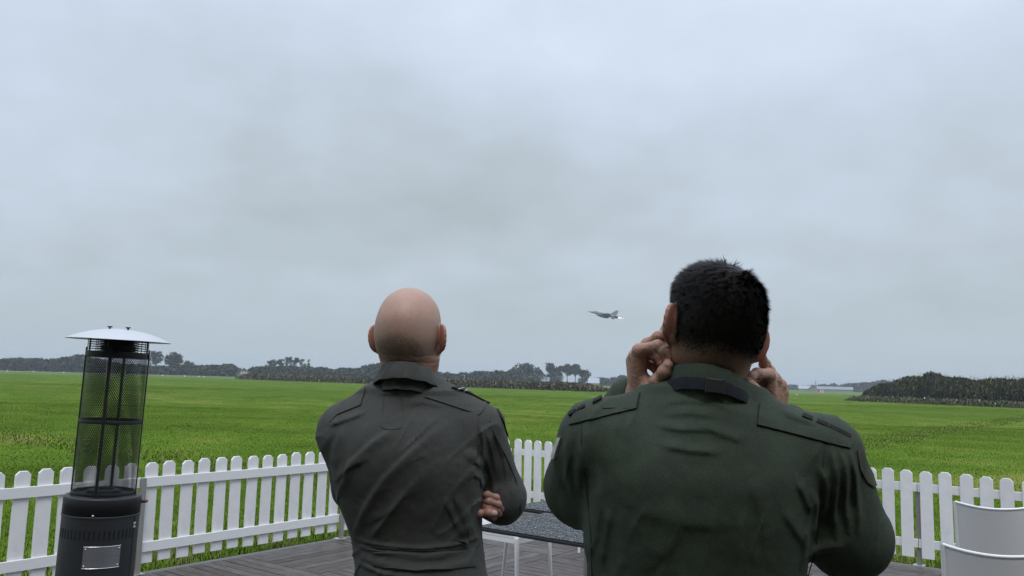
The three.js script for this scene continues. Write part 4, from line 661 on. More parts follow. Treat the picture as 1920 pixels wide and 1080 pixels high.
// ---- bald man with folded arms
{
  const D = 2.1, P = (px, py, d = D) => W(px, py, d), base = new THREE.Vector3(P(775, 1000).x, 0, -D);
  const man = thing('person', 'bald man in dark grey flight suit standing with folded arms', 'person', [base.x, 0.001, base.z]);
  const row = (py, l, r, cz, hd) => { const a = P(l, py), b = P(r, py); return [(a.y + b.y) / 2, (a.x + b.x) / 2, (b.x - a.x) / 2, -cz, hd]; };
  const torso = trunkField([row(742, 716, 832, 2.12, 0.062), row(760, 670, 872, 2.12, 0.085), row(785, 638, 893, 2.115, 0.108), row(820, 622, 898, 2.11, 0.125), row(860, 619, 902, 2.11, 0.132), row(900, 622, 904, 2.115, 0.13), row(940, 630, 904, 2.125, 0.124), row(985, 643, 903, 2.135, 0.118), row(1020, 656, 904, 2.14, 0.115), row(1060, 661, 908, 2.135, 0.118), row(1100, 664, 917, 2.13, 0.125), row(1180, 660, 922, 2.12, 0.135), row(1260, 672, 912, 2.12, 0.12)], 2.3);
  const trapL = cap(P(752, 742, 2.12), P(650, 806, 2.12), 0.062, 0.062), trapR = cap(P(782, 743, 2.12), P(893, 800, 2.12), 0.06, 0.062);
  const armLU = cap(P(648, 812, 2.13), P(668, 915, 2.27), 0.064, 0.056), armLF = cap(P(668, 915, 2.27), P(800, 945, 2.36), 0.056, 0.045);
  const armRU = cap(P(896, 806, 2.15), P(940, 930, 2.22), 0.066, 0.058), armRF = cap(P(938, 930, 2.2), P(800, 925, 2.38), 0.057, 0.046), elbR = ell(P(944, 940, 2.19).x, P(944, 940, 2.19).y, -2.19, 0.05, 0.05, 0.05);
  const legs = legsField(base.x + 0.02, -2.12, 0.96, 0.12);
  const cr = creases([
    [0.012, 0.006, [830, 800], [770, 850], [720, 900], [680, 960], [658, 1005]], [0.010, 0.0055, [745, 800], [700, 830], [655, 870], [632, 925]], [0.014, 0.0045, [800, 880], [760, 930], [715, 985], [690, 1012]],
    [0.009, 0.005, [850, 930], [868, 975], [880, 1018]], [0.009, 0.004, [832, 935], [852, 985], [872, 1018]], [0.012, 0.0035, [640, 800], [625, 840], [614, 880]], [0.008, 0.006, [610, 800], [640, 790], [680, 775]], [0.008, 0.004, [625, 905], [650, 880], [690, 860]],
    [0.010, 0.004, [690, 985], [730, 960], [765, 920]], [0.008, 0.0045, [900, 800], [906, 840], [899, 880]], [0.007, 0.004, [880, 890], [900, 905], [905, 930]], [0.008, 0.004, [870, 850], [890, 870], [904, 885]], [0.009, 0.0035, [760, 760], [790, 756], [830, 764]],
    [0.008, 0.0045, [912, 810], [922, 860], [930, 905]], [0.007, 0.004, [925, 815], [945, 870], [950, 920]], [0.008, 0.004, [905, 850], [918, 900], [925, 950]], [0.007, 0.0045, [955, 880], [962, 920], [960, 955]],
    [0.005, 0.0045, [658, 1022], [720, 1030], [790, 1034], [850, 1030], [895, 1022]], [0.005, 0.004, [664, 1036], [740, 1045], [800, 1050], [860, 1044]], [0.006, 0.0045, [672, 1058], [740, 1070], [800, 1074], [880, 1066]], [0.006, 0.004, [665, 1070], [720, 1082], [790, 1088]],
    [0.006, 0.003, [700, 742], [735, 738], [780, 742]], [0.012, 0.003, [560, 760], [620, 740], [690, 730]]], 2.0);
  const suit = (x, y, z) => {
    let d = torso(x, y, z); d = smin(d, trapL(x, y, z), 0.05); d = smin(d, trapR(x, y, z), 0.05);
    let a = smin(armRU(x, y, z), armRF(x, y, z), 0.03); a = smin(a, elbR(x, y, z), 0.03); d = smin(d, a, 0.012);
    let b = smin(armLU(x, y, z), armLF(x, y, z), 0.03); d = smin(d, b, 0.035);
    if (y < 1.12) d = smin(d, legs(x, y, z), 0.06);
    if (d < 0.05) { const back = sstep(-2.2, -2.1, z); if (back > 0) d -= back * creaseAt(cr, x, y); d -= 0.0015 * noise3(x * 9, y * 6, z * 9) + 0.0034 * Math.pow(1 - Math.abs(noise3((x - y * 0.85) * 10, (y + x) * 2.4, z * 3)), 6) * sstep(-0.1, 0.5, noise3(x * 5, y * 5, 3)) + 0.0004 * noise3(x * 40, y * 34, z * 40); if (y < 1.05) d -= 0.006 * noise3(x * 9, y * 12, z * 9); }
    return d;
  };
  const cl = cloth(0.064, 0.067, 0.061, 1.7), clDark = std(0.014, 0.015, 0.018, 0.8), seamShade = std(0.02, 0.022, 0.021, 0.9), white = std(0.5, 0.5, 0.48, 0.8);  // dark seam tubes: stitching plus shade at panel edges put into the colour
  const body = part('flight_suit', shift(mergeGeometries([skin(suit, new THREE.Vector3(base.x - 0.36, 1.05, -2.52), new THREE.Vector3(base.x + 0.38, 1.64, -1.94), 0.0048, null), skin(suit, new THREE.Vector3(base.x - 0.3, 0.1, -2.36), new THREE.Vector3(base.x + 0.34, 1.062, -1.9), 0.012, null)]), base), cl, man);
  const SA = suit, d0 = 1.8;
  // yoke panels, pleat, waistband
  part('shoulder_panel', patch(SA, [[686, 729], [676, 761]], [[640, 757], [632, 779]].map((p) => p), d0, 0.0032, base, 12, 18), cl, man);
  part('shoulder_panel', patch(SA, [[812, 727], [804, 736], [797, 746]], [[912, 757], [906, 770], [898, 779]], d0, 0.0032, base, 12, 26), cl, man);
  part('panel_edge', seam(SA, [[685, 731], [680, 748], [675.5, 761], [652, 769], [632, 779], [618, 793]], d0, 0.001, base, 0.0012), seamShade, man);
  part('panel_edge', seam(SA, [[796, 746], [815, 748], [832, 751], [852, 757], [870, 765], [897, 779]], d0, 0.001, base, 0.0012), seamShade, man);
  part('back_pleat', patch(SA, [[868, 772], [866, 820], [860, 880], [854, 950], [852, 1015]], [[894, 778], [891, 830], [886, 880], [878, 950], [875, 1018]], d0, 0.0085, base, 40, 8, true), cl, man);
  part('pleat_seam', seam(SA, [[894.5, 778], [891.5, 830], [886.5, 880], [878.5, 950], [875.5, 1018]], d0, 0.0012, base, 0.0005), seamShade, man);
  part('waist_seam', seam(SA, [[658, 1019], [700, 1026], [760, 1032], [820, 1033], [870, 1028], [905, 1018]], d0, 0.0016, base, 0.0006), seamShade, man);
  part('waist_tab', patch(SA, [[700, 1036], [780, 1042], [850, 1038], [891, 1028]], [[700, 1062], [780, 1070], [850, 1066], [892, 1062]], d0, 0.003, base, 40, 6), cl, man);
  part('sleeve_seam', seam(SA, [[918, 790], [928, 818], [950, 860], [968, 905], [976, 950], [974, 966]], d0, 0.0014, base, 0.0004), seamShade, man);
  part('back_pocket_outline', seam(SA, [[719, 738], [717, 775], [714, 800], [735, 806], [755, 800], [754, 770], [752, 738]], d0, 0.0007, base, 0.0002), cl, man);
  // rank slide with two pale bars on the right shoulder, sleeve patch
  const slide = part('rank_slide', patch(SA, [[846, 729], [868, 735], [890, 744], [914, 757]], [[868, 727.5], [886, 731.5], [904, 740], [921, 752]], d0, 0.005, base, 24, 6), clDark, man);
  for (const s of [[[856, 732.4], [858.5, 733]], [[868, 735.8], [871, 736.6]]]) part('rank_bar', patch(SA, s, s.map(([a, b]) => [a + 17, b - 3.8]), d0, 0.0065, base, 3, 6), white, slide);
  const arm = part('sleeve_patch', patch(SA, [[931, 768], [944, 795], [957, 818]], [[938, 769], [953, 795], [962, 815]], d0, 0.004, base, 14, 5), clDark, man);
  // collar
  const cc = P(765, 707, 2.11);
  part('collar', shift(ringBand(cc, 0.064, 0.074, [[0.003, -0.03], [-0.002, 0.0], [-0.003, 0.03], [-0.001, 0.037], [0.003, 0.036], [0.008, 0.026], [0.015, 0.012], [0.022, -0.003], [0.0195, -0.0045], [0.012, 0.009], [0.004, 0.024], [0.004, -0.005], [0.01, -0.03]], { gap: 0.25, fwd: 0.055, side: -0.004, wob: 0.0025, seed: 3 }), base), cl, man);
  // head, neck and hand: one body under the suit
  const hd = posed(headField({ w: 0.98 }), P(769, 634, 2.12), new THREE.Euler(0.06, -0.22, 0.02, 'YXZ')), earL = posed(earField(-1, 0.55, 1.1), P(769, 634, 2.12), new THREE.Euler(0.06, -0.22, 0.02, 'YXZ')), earR = posed(earField(1, 0.7, 1.1), P(769, 634, 2.12), new THREE.Euler(0.06, -0.22, 0.02, 'YXZ'));
  const hc = P(769, 634, 2.12);
  const neck = cap(P(762, 640, 2.11), P(765, 745, 2.12), 0.059, 0.064), core = cap(P(770, 760, 2.12), P(785, 1040, 2.13), 0.07, 0.09);
  const headF = (x, y, z) => { let d = smin(hd.f(x, y, z), neck(x, y, z), 0.03); d = smin(d, earL.f(x, y, z), 0.006); d = smin(d, earR.f(x, y, z), 0.006); if (z > -2.12) for (const [cy, cw] of [[1.649, 0.0009], [1.633, 0.0007]]) { const q = (y - cy - 0.1 * Math.abs(x - hc.x) - 0.003 * noise2(x * 40, cy * 50)) / 0.0035; d += cw * Math.exp(-q * q); } return d - 0.00012 * noise3(x * 120, y * 120, z * 120); };
  const hv = new THREE.Vector3();
  const headCol = (x, y, z) => {
    hv.set(x, y, z).applyMatrix4(hd.inv); const n = 0.5 * fbm3(x * 34, y * 34, z * 34, 3), f = grain(x, y, z, 520);
    let c = [0.425, 0.262, 0.198]; const ear = sstep(0.078, 0.085, Math.abs(hv.x)) * sstep(0.05, 0.035, Math.abs(hv.y)), low = sstep(-0.035, -0.07, hv.y + 0.02 * n);
    const red = Math.max(ear * 0.9, low * 0.75); c = c.map((v, i) => lerp(v, [0.36, 0.15, 0.11][i], red * (0.85 + 0.4 * n)));
    const st = sstep(0.03, -0.02, hv.y + 0.022 * n - 0.012 * Math.cos(hv.x * 40)) * sstep(-0.075, -0.03, hv.y + 0.02 * n) * sstep(-0.02, 0.03, hv.z) * (1 - ear) * sstep(0.075, 0.05, Math.abs(hv.x + 0.004)), thin = 0.35 * sstep(0.07, 0.03, hv.y + 0.03 * n) * sstep(-0.05, -0.03, hv.y) * sstep(-0.05, 0, hv.z) * (1 - ear), s = clamp(Math.max(st * 0.8, thin) * (1 + 0.5 * n + 0.55 * f));
    c = c.map((v, i) => lerp(v, [0.14, 0.096, 0.078][i], s)); const k = 1 + 0.1 * n + 0.05 * f; return c.map((v) => v * k);
  };
  const V3 = THREE.Vector3;
  const gHead = skin(headF, new V3(hc.x - 0.13, hc.y - 0.2, hc.z - 0.15), new V3(hc.x + 0.13, hc.y + 0.15, hc.z + 0.14), 0.0026, headCol);
  // left hand tucked under the right arm: knuckles and thumb
  const f1 = chain([[890, 938, 2.135], [914, 929, 2.100], [930, 934, 2.110], [935, 944, 2.135]], 0.009, 0.0078), f2 = chain([[888, 948, 2.135], [916, 941, 2.097], [934, 947, 2.107], [940, 956, 2.135]], 0.009, 0.0078), f3 = chain([[888, 956, 2.135], [914, 952, 2.099], [930, 957, 2.110], [936, 964, 2.135]], 0.010, 0.0085), f4 = chain([[890, 962, 2.145], [908, 961, 2.115], [922, 966, 2.125], [927, 971, 2.145]], 0.009, 0.008), th = chain([[882, 966, 2.120], [900, 964, 2.090], [916, 962.5, 2.085], [927, 963.5, 2.090]], 0.0097, 0.0084), palm = chain([[870, 950, 2.175], [893, 948, 2.15]], 0.023, 0.019);
  const nail = P(928, 962, 2.08);
  const handF = (x, y, z) => { let d = palm(x, y, z); for (const f of [f1, f2, f3, f4, th]) d = Math.min(d, smin(f(x, y, z), palm(x, y, z), 0.01)); return d; };
  const hp = P(905, 950, 2.125), gHand = skin(handF, new V3(hp.x - 0.08, hp.y - 0.06, hp.z - 0.08), new V3(hp.x + 0.07, hp.y + 0.06, hp.z + 0.08), 0.0026, (x, y, z) => { const n = fbm3(x * 50, y * 50, z * 50, 3), k = Math.hypot(x - nail.x, y - nail.y, z - nail.z) < 0.0085 ? 1 : 0; return [lerp(0.29, 0.42, k) * (1 + 0.25 * n), lerp(0.15, 0.26, k) * (1 + 0.2 * n), lerp(0.115, 0.21, k) * (1 + 0.2 * n)]; });
  const rHandF = (() => { const a = W(700, 905, 2.34), fs = [0, 1, 2, 3].map((i) => chain([a.clone().add(new V3(0, -0.018 + i * 0.016, 0)), a.clone().add(new V3(-0.045, -0.02 + i * 0.017, 0.03)), a.clone().add(new V3(-0.06, -0.022 + i * 0.018, 0.075))], 0.0095, 0.008)), pm = chain([a.clone().add(new V3(0.07, 0, -0.02)), a], 0.03, 0.026), t = chain([a.clone().add(new V3(0.03, 0.02, 0)), a.clone().add(new V3(0, 0.05, 0.02))], 0.012, 0.009); return { a, f: (x, y, z) => { let d = pm(x, y, z); for (const f of [...fs, t]) d = smin(d, f(x, y, z), 0.005); return d; } }; })();
  const gHand2 = skin(rHandF.f, rHandF.a.clone().addScalar(-0.11), rHandF.a.clone().addScalar(0.12), 0.004, () => [0.29, 0.15, 0.115]);
  const gCore = skin(core, new V3(base.x - 0.15, 1.05, -2.3), new V3(base.x + 0.2, 1.65, -1.95), 0.014, () => [0.3, 0.18, 0.14]);
  part('body', shift(mergeGeometries([gHead, gHand, gHand2, gCore]), base), skinMat, man);
  boots(man, base.x + 0.02, -2.12, 0.12, base);
}

// ---- dark-haired man with fingers in his ears
{
  const D = 1.54, P = (px, py, d = D) => W(px, py, d), base = new THREE.Vector3(P(1325, 1000).x, 0, -D - 0.02), V3 = THREE.Vector3;
  const man = thing('person', 'dark-haired man in olive green flight suit plugging his ears with his fingers', 'person', [base.x, 0.001, base.z]);
  const row = (py, l, r, cz, hd) => { const a = P(l, py, 1.5), b = P(r, py, 1.5); return [(a.y + b.y) / 2, (a.x + b.x) / 2, (b.x - a.x) / 2, -cz, hd]; };
  const torso = trunkField([row(745, 1250, 1420, 1.57, 0.06), row(775, 1180, 1480, 1.57, 0.09), row(810, 1128, 1530, 1.565, 0.115), row(850, 1108, 1548, 1.56, 0.13), row(900, 1100, 1546, 1.555, 0.138), row(960, 1102, 1540, 1.56, 0.138), row(1020, 1106, 1534, 1.565, 0.135), row(1080, 1108, 1530, 1.57, 0.13), row(1200, 1118, 1528, 1.575, 0.125), row(1320, 1124, 1522, 1.575, 0.128), row(1420, 1122, 1524, 1.57, 0.135), row(1490, 1145, 1508, 1.57, 0.12)], 2.4);
  const trapL = cap(P(1296, 770, 1.55), P(1132, 818, 1.55), 0.052, 0.066), trapR = cap(P(1396, 792, 1.55), P(1536, 852, 1.54), 0.048, 0.068), nape = cap(P(1335, 770, 1.55), P(1335, 800, 1.54), 0.08, 0.09);
  const aLU = cap(P(1120, 826, 1.57), P(1092, 915, 1.70), 0.074, 0.07), aLF = cap(P(1090, 918, 1.70), P(1178, 748, 1.66), 0.068, 0.042), sagL = cap(P(1098, 922, 1.66), P(1104, 940, 1.64), 0.058, 0.048);
  const aRU = cap(P(1540, 858, 1.55), P(1589, 1000, 1.60), 0.073, 0.071), aRF = cap(P(1596, 1004, 1.62), P(1478, 798, 1.66), 0.067, 0.042), sagR = cap(P(1555, 995, 1.56), P(1592, 1024, 1.6), 0.058, 0.058), flap = cap(P(1628, 990, 1.66), P(1636, 1020, 1.66), 0.036, 0.03);
  const legs = legsField(base.x, -1.57, 0.96, 0.13);
  const cr = creases([
    [0.010, 0.004, [1240, 762], [1290, 752], [1345, 756], [1380, 768]], [0.008, 0.004, [1235, 800], [1280, 808], [1330, 806], [1360, 815]], [0.008, 0.0045, [1245, 838], [1290, 846], [1345, 850]], [0.009, 0.003, [1250, 780], [1300, 776], [1350, 782]], [0.008, 0.003, [1345, 815], [1375, 822], [1390, 830]],
    [0.012, 0.005, [1110, 1080], [1122, 1020], [1130, 960], [1128, 900]], [0.010, 0.004, [1135, 1080], [1140, 1020], [1150, 960]], [0.012, 0.004, [1105, 800], [1098, 850], [1096, 910]], [0.010, 0.006, [1078, 800], [1068, 850], [1072, 910], [1088, 960]], [0.010, 0.005, [1050, 850], [1048, 900], [1062, 945]], [0.008, 0.004, [1092, 830], [1088, 890], [1098, 950]],
    [0.009, 0.011, [1590, 845], [1600, 900], [1610, 960], [1620, 1010]], [0.009, 0.011, [1572, 850], [1582, 910], [1588, 970], [1596, 1020]], [0.008, 0.009, [1608, 850], [1625, 910], [1638, 965], [1640, 1010]], [0.009, 0.009, [1552, 880], [1566, 930], [1572, 985]], [0.010, 0.006, [1540, 930], [1552, 975], [1550, 1030]], [0.010, 0.006, [1545, 1060], [1580, 1050], [1615, 1040]], [0.010, 0.004, [1530, 900], [1536, 950], [1528, 1010], [1525, 1080]],
    [0.010, 0.005, [1500, 905], [1520, 940], [1535, 970]], [0.012, 0.004, [1470, 960], [1500, 1000], [1525, 1030]], [0.010, 0.004, [1480, 775], [1520, 790], [1550, 800]], [0.02, 0.004, [1200, 960], [1280, 980], [1360, 985]], [0.016, 0.004, [1230, 1060], [1260, 1020], [1270, 980]], [0.016, 0.003, [1400, 900], [1430, 960], [1440, 1040]]], 1.43);
  const suit = (x, y, z) => {
    let d = torso(x, y, z); d = smin(d, trapL(x, y, z), 0.05); d = smin(d, trapR(x, y, z), 0.05); d = smin(d, nape(x, y, z), 0.06);
    let a = smin(aRU(x, y, z), aRF(x, y, z), 0.03); a = smin(a, sagR(x, y, z), 0.04); a = smin(a, flap(x, y, z), 0.012); d = smin(d, a, 0.022);
    let b = smin(aLU(x, y, z), aLF(x, y, z), 0.03); b = smin(b, sagL(x, y, z), 0.04); d = smin(d, b, 0.022);
    if (y < 1.12) d = smin(d, legs(x, y, z), 0.06);
    if (d < 0.05) { const back = sstep(-1.68, -1.58, z); if (back > 0) d -= back * creaseAt(cr, x, y); d -= 0.0018 * noise3(x * 8 + 5, y * 5, z * 8) + 0.0032 * Math.pow(1 - Math.abs(noise3((x * 0.9 - y * 0.35) * 14, (y + x * 0.3) * 3, z * 3 + 8)), 6) * sstep(-0.1, 0.5, noise3(x * 5 + 3, y * 5, 9)) + 0.0004 * noise3(x * 36, y * 30, z * 36); if (y < 1.05) d -= 0.006 * noise3(x * 9, y * 12, z * 9); }
    return d;
  };
  const cl = cloth(0.046, 0.066, 0.042, 6.2), seamShade = std(0.018, 0.022, 0.02, 0.9), blackMark = std(0.008, 0.008, 0.009, 0.9), tan = cloth(0.085, 0.08, 0.055, 3.1), strapMat = std(0.007, 0.009, 0.016, 0.9, 0, { bumpMap: weave, bumpScale: 0.0006 }), buckleMat = std(0.009, 0.0105, 0.014, 0.45), white = std(0.5, 0.5, 0.48, 0.8);  // seam lines dark as stitching, with the shade along the edges painted in
  part('flight_suit', shift(mergeGeometries([skin(suit, new V3(base.x - 0.36, 1.05, -1.9), new V3(base.x + 0.42, 1.64, -1.34), 0.0046, null), skin(suit, new V3(base.x - 0.3, 0.1, -1.8), new V3(base.x + 0.3, 1.062, -1.34), 0.012, null)]), base), cl, man);
  const d0 = 1.28, S = suit;
  part('shoulder_panel', patch(S, [[1199, 740], [1192, 768]], [[1078, 775], [1068, 798]].reverse().reverse(), d0, 0.0034, base, 12, 24), cl, man);
  part('shoulder_panel', patch(S, [[1424, 757], [1421, 776], [1419, 798]], [[1598, 822], [1597, 833], [1592, 842]], d0, 0.0038, base, 14, 40), cl, man);
  part('panel_edge', seam(S, [[1200, 738], [1197, 752], [1192, 768], [1160, 767], [1120, 769], [1092, 777], [1070, 797]], d0, 0.001, base, 0.0014), seamShade, man);
  part('panel_edge', seam(S, [[1419, 799], [1455, 803], [1500, 810], [1545, 819], [1570, 830], [1592, 843]], d0, 0.001, base, 0.0014), seamShade, man);
  part('sleeve_seam', seam(S, [[1546, 822], [1544, 870], [1540, 910], [1536, 960], [1531, 1020], [1528, 1085]], d0, 0.001, base, 0.0003), seamShade, man);
  part('sleeve_seam', seam(S, [[1092, 782], [1090, 830], [1096, 890], [1103, 950], [1108, 1010], [1110, 1085]], d0, 0.001, base, 0.0003), seamShade, man);
  // dark embroidered rank marks along both shoulder tops
  for (const [a, b] of [[1503, 1521], [1530, 1552], [1554, 1574], [1576, 1592]]) { const y = (x) => lerp(778, 815, (x - 1500) / 92) + (x > 1560 ? (x - 1560) * 0.12 : 0); part('rank_mark', patch(S, [[a, y(a) + 5], [b, y(b) + 5]], [[a + 2, y(a) - 1], [b + 2, y(b) - 1]], d0, 0.0045, base, 8, 3), blackMark, man); }
  for (const [a, b] of [[1068, 1080], [1083, 1096], [1112, 1128]]) { const y = (x) => lerp(777, 745, (x - 1068) / 62); part('rank_mark', patch(S, [[a, y(a) + 5], [b, y(b) + 5]], [[a + 1, y(a) - 1], [b + 1, y(b) - 1]], d0, 0.0045, base, 8, 3), blackMark, man); }
  part('sleeve_patch', patch(S, [[1606, 846], [1611, 880], [1624, 905], [1636, 914]], [[1613, 846], [1626, 872], [1638, 895], [1642, 912]], d0, 0.0028, base, 20, 8), tan, man);
  part('arm_badge', patch(S, [[1054, 822], [1046, 845], [1041, 862]], [[1048, 822], [1040, 842], [1036, 858]], d0, 0.004, base, 12, 4), white, man);
  // collar, strap with its buckle
  const cc = P(1324, 723, 1.545);
  part('collar', shift(ringBand(cc, 0.064, 0.078, [[0.006, -0.05], [0.002, 0.0], [0.0, 0.026], [0.002, 0.034], [0.006, 0.033], [0.009, 0.018], [0.013, -0.008], [0.014, -0.036], [0.01, -0.06]], { gap: 0.2, fwd: 0.05, side: -0.016, wob: 0.002, seed: 9 }), base), cl, man);
  const st = part('neck_strap', shift(ringBand(cc.clone().add(new V3(0, -0.002, 0)), 0.079, 0.092, [[0.0042, -0.0105], [0.0008, 0.01], [0.0024, 0.0104], [0.006, -0.0103]], { fwd: 0.06, side: -0.018, wob: 0.0012, seed: 4 }), base), strapMat, man);
  const bp = P(1328, 707, 1.5); { const th = Math.asin(clamp((bp.x - cc.x) / 0.078, -1, 1)), z = cc.z + Math.cos(th) * 0.0965, g = join([new RoundedBoxGeometry(0.031, 0.0255, 0.005, 2, 0.002), new RoundedBoxGeometry(0.005, 0.0275, 0.0075, 1, 0.002).translate(-0.0145, 0, 0), new RoundedBoxGeometry(0.005, 0.0275, 0.0075, 1, 0.002).translate(0.0145, 0, 0)]); const b = part('buckle', g, buckleMat, st); b.position.set(bp.x, cc.y - 0.003 - 0.018 * Math.sin(th), z).sub(base); b.rotation.set(-0.15, th, -0.10); }
  // head
  const hc = P(1332, 622, 1.545), eu = new THREE.Euler(0.08, 0.24, -0.16, 'YXZ');
  const hd = posed(headField({ w: 1.0 }), hc, eu), eL = posed(earField(-1, 0.8, 1.1), hc, eu), eR = posed(earField(1, 1.0, 1.12, 0.05), hc.clone().add(new V3(0, -0.004, 0)), eu);
  const neck = cap(P(1334, 650, 1.545), P(1337, 770, 1.56), 0.06, 0.068), core = cap(P(1330, 800, 1.56), P(1325, 1300, 1.57), 0.07, 0.09);
  const headF = (x, y, z) => { let d = smin(hd.f(x, y, z), neck(x, y, z), 0.03); d = smin(d, eL.f(x, y, z), 0.006); return smin(d, eR.f(x, y, z), 0.006) - 0.00012 * noise3(x * 120, y * 120, z * 120); };
  const hv = new V3();
  // how much hair grows at a place on the head (head frame)
  const hairAt = (v, n = 0) => { const back = sstep(-0.03, 0.02, v.z), hairline = lerp(0.05, -0.036, back) + 0.012 * n; const ear = Math.hypot((Math.abs(v.x) - 0.08) / 0.02, (v.y - 0.0) / 0.036, (v.z - 0.006) / 0.022); let k = sstep(hairline - 0.022, hairline + 0.03, v.y) * sstep(-0.085, -0.06, v.z - 0.35 * Math.min(0, v.y - 0.06)) * sstep(0.95, 1.25, ear); return k; };
  const headCol = (x, y, z) => { hv.set(x, y, z).applyMatrix4(hd.inv); const n = fbm3(x * 34, y * 34, z * 34, 3), f = grain(x, y, z, 420), ear = sstep(0.08, 0.086, Math.abs(hv.x)) * sstep(0.06, 0.045, Math.abs(hv.y)); let c = [0.39, 0.225, 0.165].map((v, i) => lerp(v, [0.34, 0.13, 0.095][i], clamp(ear * 0.8 + 0.45 * sstep(-0.02, -0.08, hv.y)) * (0.9 + 0.4 * n))); const h = hairAt(hv, 0) * (1 - ear), fade = clamp(h * 0.95 + 0.35 * sstep(-0.085, -0.055, hv.y) * sstep(0, 0.03, hv.z) * (1 - ear) * (0.6 + 0.6 * f)); return c.map((v, i) => lerp(v * (1 + 0.12 * n + 0.05 * f), [0.012, 0.011, 0.011][i], fade)); };
  const gHead = skin(headF, new V3(hc.x - 0.14, hc.y - 0.2, hc.z - 0.16), new V3(hc.x + 0.14, hc.y + 0.15, hc.z + 0.15), 0.0026, headCol);
  // hands
  const hand = (fs, pal, pad) => ({ f: (x, y, z) => { let p = 9; for (const c of pal) p = smin(p, c(x, y, z), 0.012); let d = p; for (const f of fs) d = Math.min(d, smin(f(x, y, z), p, 0.009)); return d - 0.0005 * noise3(x * 160, y * 160, z * 160); } });
  const lh = hand([
    chain([[1199, 657, 1.565], [1233, 650, 1.535], [1246, 660, 1.528], [1252, 671, 1.528]], 0.0112, 0.0082),          // bent finger in front
    chain([[1192, 668, 1.59], [1213, 646, 1.59], [1234, 632, 1.575], [1254, 625, 1.56]], 0.0108, 0.0082),              // finger in the ear
    chain([[1187, 676, 1.61], [1214, 664, 1.605], [1232, 672, 1.595], [1238, 684, 1.59]], 0.0105, 0.0082),
    chain([[1190, 690, 1.625], [1210, 682, 1.62], [1228, 690, 1.61], [1231, 698, 1.605]], 0.0098, 0.0078),
    chain([[1215, 738, 1.57], [1232, 716, 1.545], [1246, 698, 1.528], [1252, 686, 1.522]], 0.014, 0.0102)],           // thumb
  [cap(W(1200, 745, 1.60), W(1198, 660, 1.568), 0.0165, 0.0128), cap(W(1197, 745, 1.61), W(1190, 670, 1.588), 0.0165, 0.0125), cap(W(1196, 745, 1.62), W(1186, 678, 1.608), 0.0155, 0.012), cap(W(1198, 745, 1.63), W(1189, 690, 1.622), 0.0145, 0.0115), cap(W(1212, 742, 1.59), W(1216, 720, 1.575), 0.019, 0.014), cap(W(1198, 745, 1.615), W(1178, 790, 1.65), 0.026, 0.028)]);
  const rh = hand([
    chain([[1440, 703, 1.57], [1420, 702, 1.54], [1406, 708, 1.525], [1398, 714, 1.52]], 0.0108, 0.0082),
    chain([[1452, 712, 1.59], [1442, 697, 1.60], [1434, 684, 1.59], [1428, 670, 1.57]], 0.011, 0.0088),
    chain([[1462, 722, 1.605], [1440, 714, 1.60], [1424, 722, 1.585], [1418, 734, 1.58]], 0.0102, 0.0082),
    chain([[1466, 735, 1.615], [1446, 728, 1.61], [1432, 736, 1.60], [1428, 744, 1.595]], 0.0095, 0.0078),
    chain([[1428, 768, 1.555], [1420, 748, 1.53], [1412, 732, 1.515], [1406, 722, 1.51]], 0.0135, 0.0102)],
  [cap(W(1445, 790, 1.60), W(1441, 706, 1.572), 0.0165, 0.0128), cap(W(1452, 790, 1.61), W(1452, 714, 1.592), 0.0165, 0.0125), cap(W(1458, 790, 1.62), W(1462, 724, 1.607), 0.0155, 0.012), cap(W(1460, 790, 1.63), W(1466, 738, 1.617), 0.0145, 0.0115), cap(W(1435, 785, 1.58), W(1430, 762, 1.56), 0.018, 0.0145), cap(W(1455, 790, 1.615), W(1475, 830, 1.65), 0.026, 0.028)]);
  const nails = [W(1251, 689, 1.512), W(1408, 724, 1.5)];
  const handCol = (x, y, z) => { const n = fbm3(x * 45, y * 45, z * 45, 3), f = grain(x, y, z, 300); let k = 0; for (const v of nails) if (Math.hypot((x - v.x) / 0.0075, (y - v.y) / 0.0105, (z - v.z) / 0.009) < 1) k = 1; return [lerp(0.385, 0.42, k) * (1 + 0.22 * n + 0.05 * f), lerp(0.215, 0.24, k) * (1 + 0.16 * n + 0.05 * f), lerp(0.158, 0.2, k) * (1 + 0.16 * n + 0.05 * f)]; };
  const lc = W(1215, 690, 1.58), rc = W(1438, 725, 1.58);
  const gL = skin(lh.f, lc.clone().addScalar(-0.1), lc.clone().addScalar(0.09), 0.0026, handCol), gR = skin(rh.f, rc.clone().addScalar(-0.1), rc.clone().addScalar(0.09), 0.0026, handCol);
  const gCore = skin(core, new V3(base.x - 0.15, 1.05, -1.75), new V3(base.x + 0.15, 1.65, -1.4), 0.014, () => [0.3, 0.18, 0.14]);
  part('body', shift(mergeGeometries([gHead, gL, gR, gCore]), base), skinMat, man);
  { const a = W(1424, 722, 1.585), b = W(1437, 716, 1.598), d = b.clone().sub(a).normalize(), g = new THREE.TorusGeometry(0.0102, 0.0018, 8, 24).applyQuaternion(new THREE.Quaternion().setFromUnitVectors(new V3(0, 0, 1), d)), c = a.clone().lerp(b, 0.45).sub(base); part('ring', g.translate(c.x, c.y, c.z), std(0.8, 0.78, 0.72, 0.2, 1), man); }
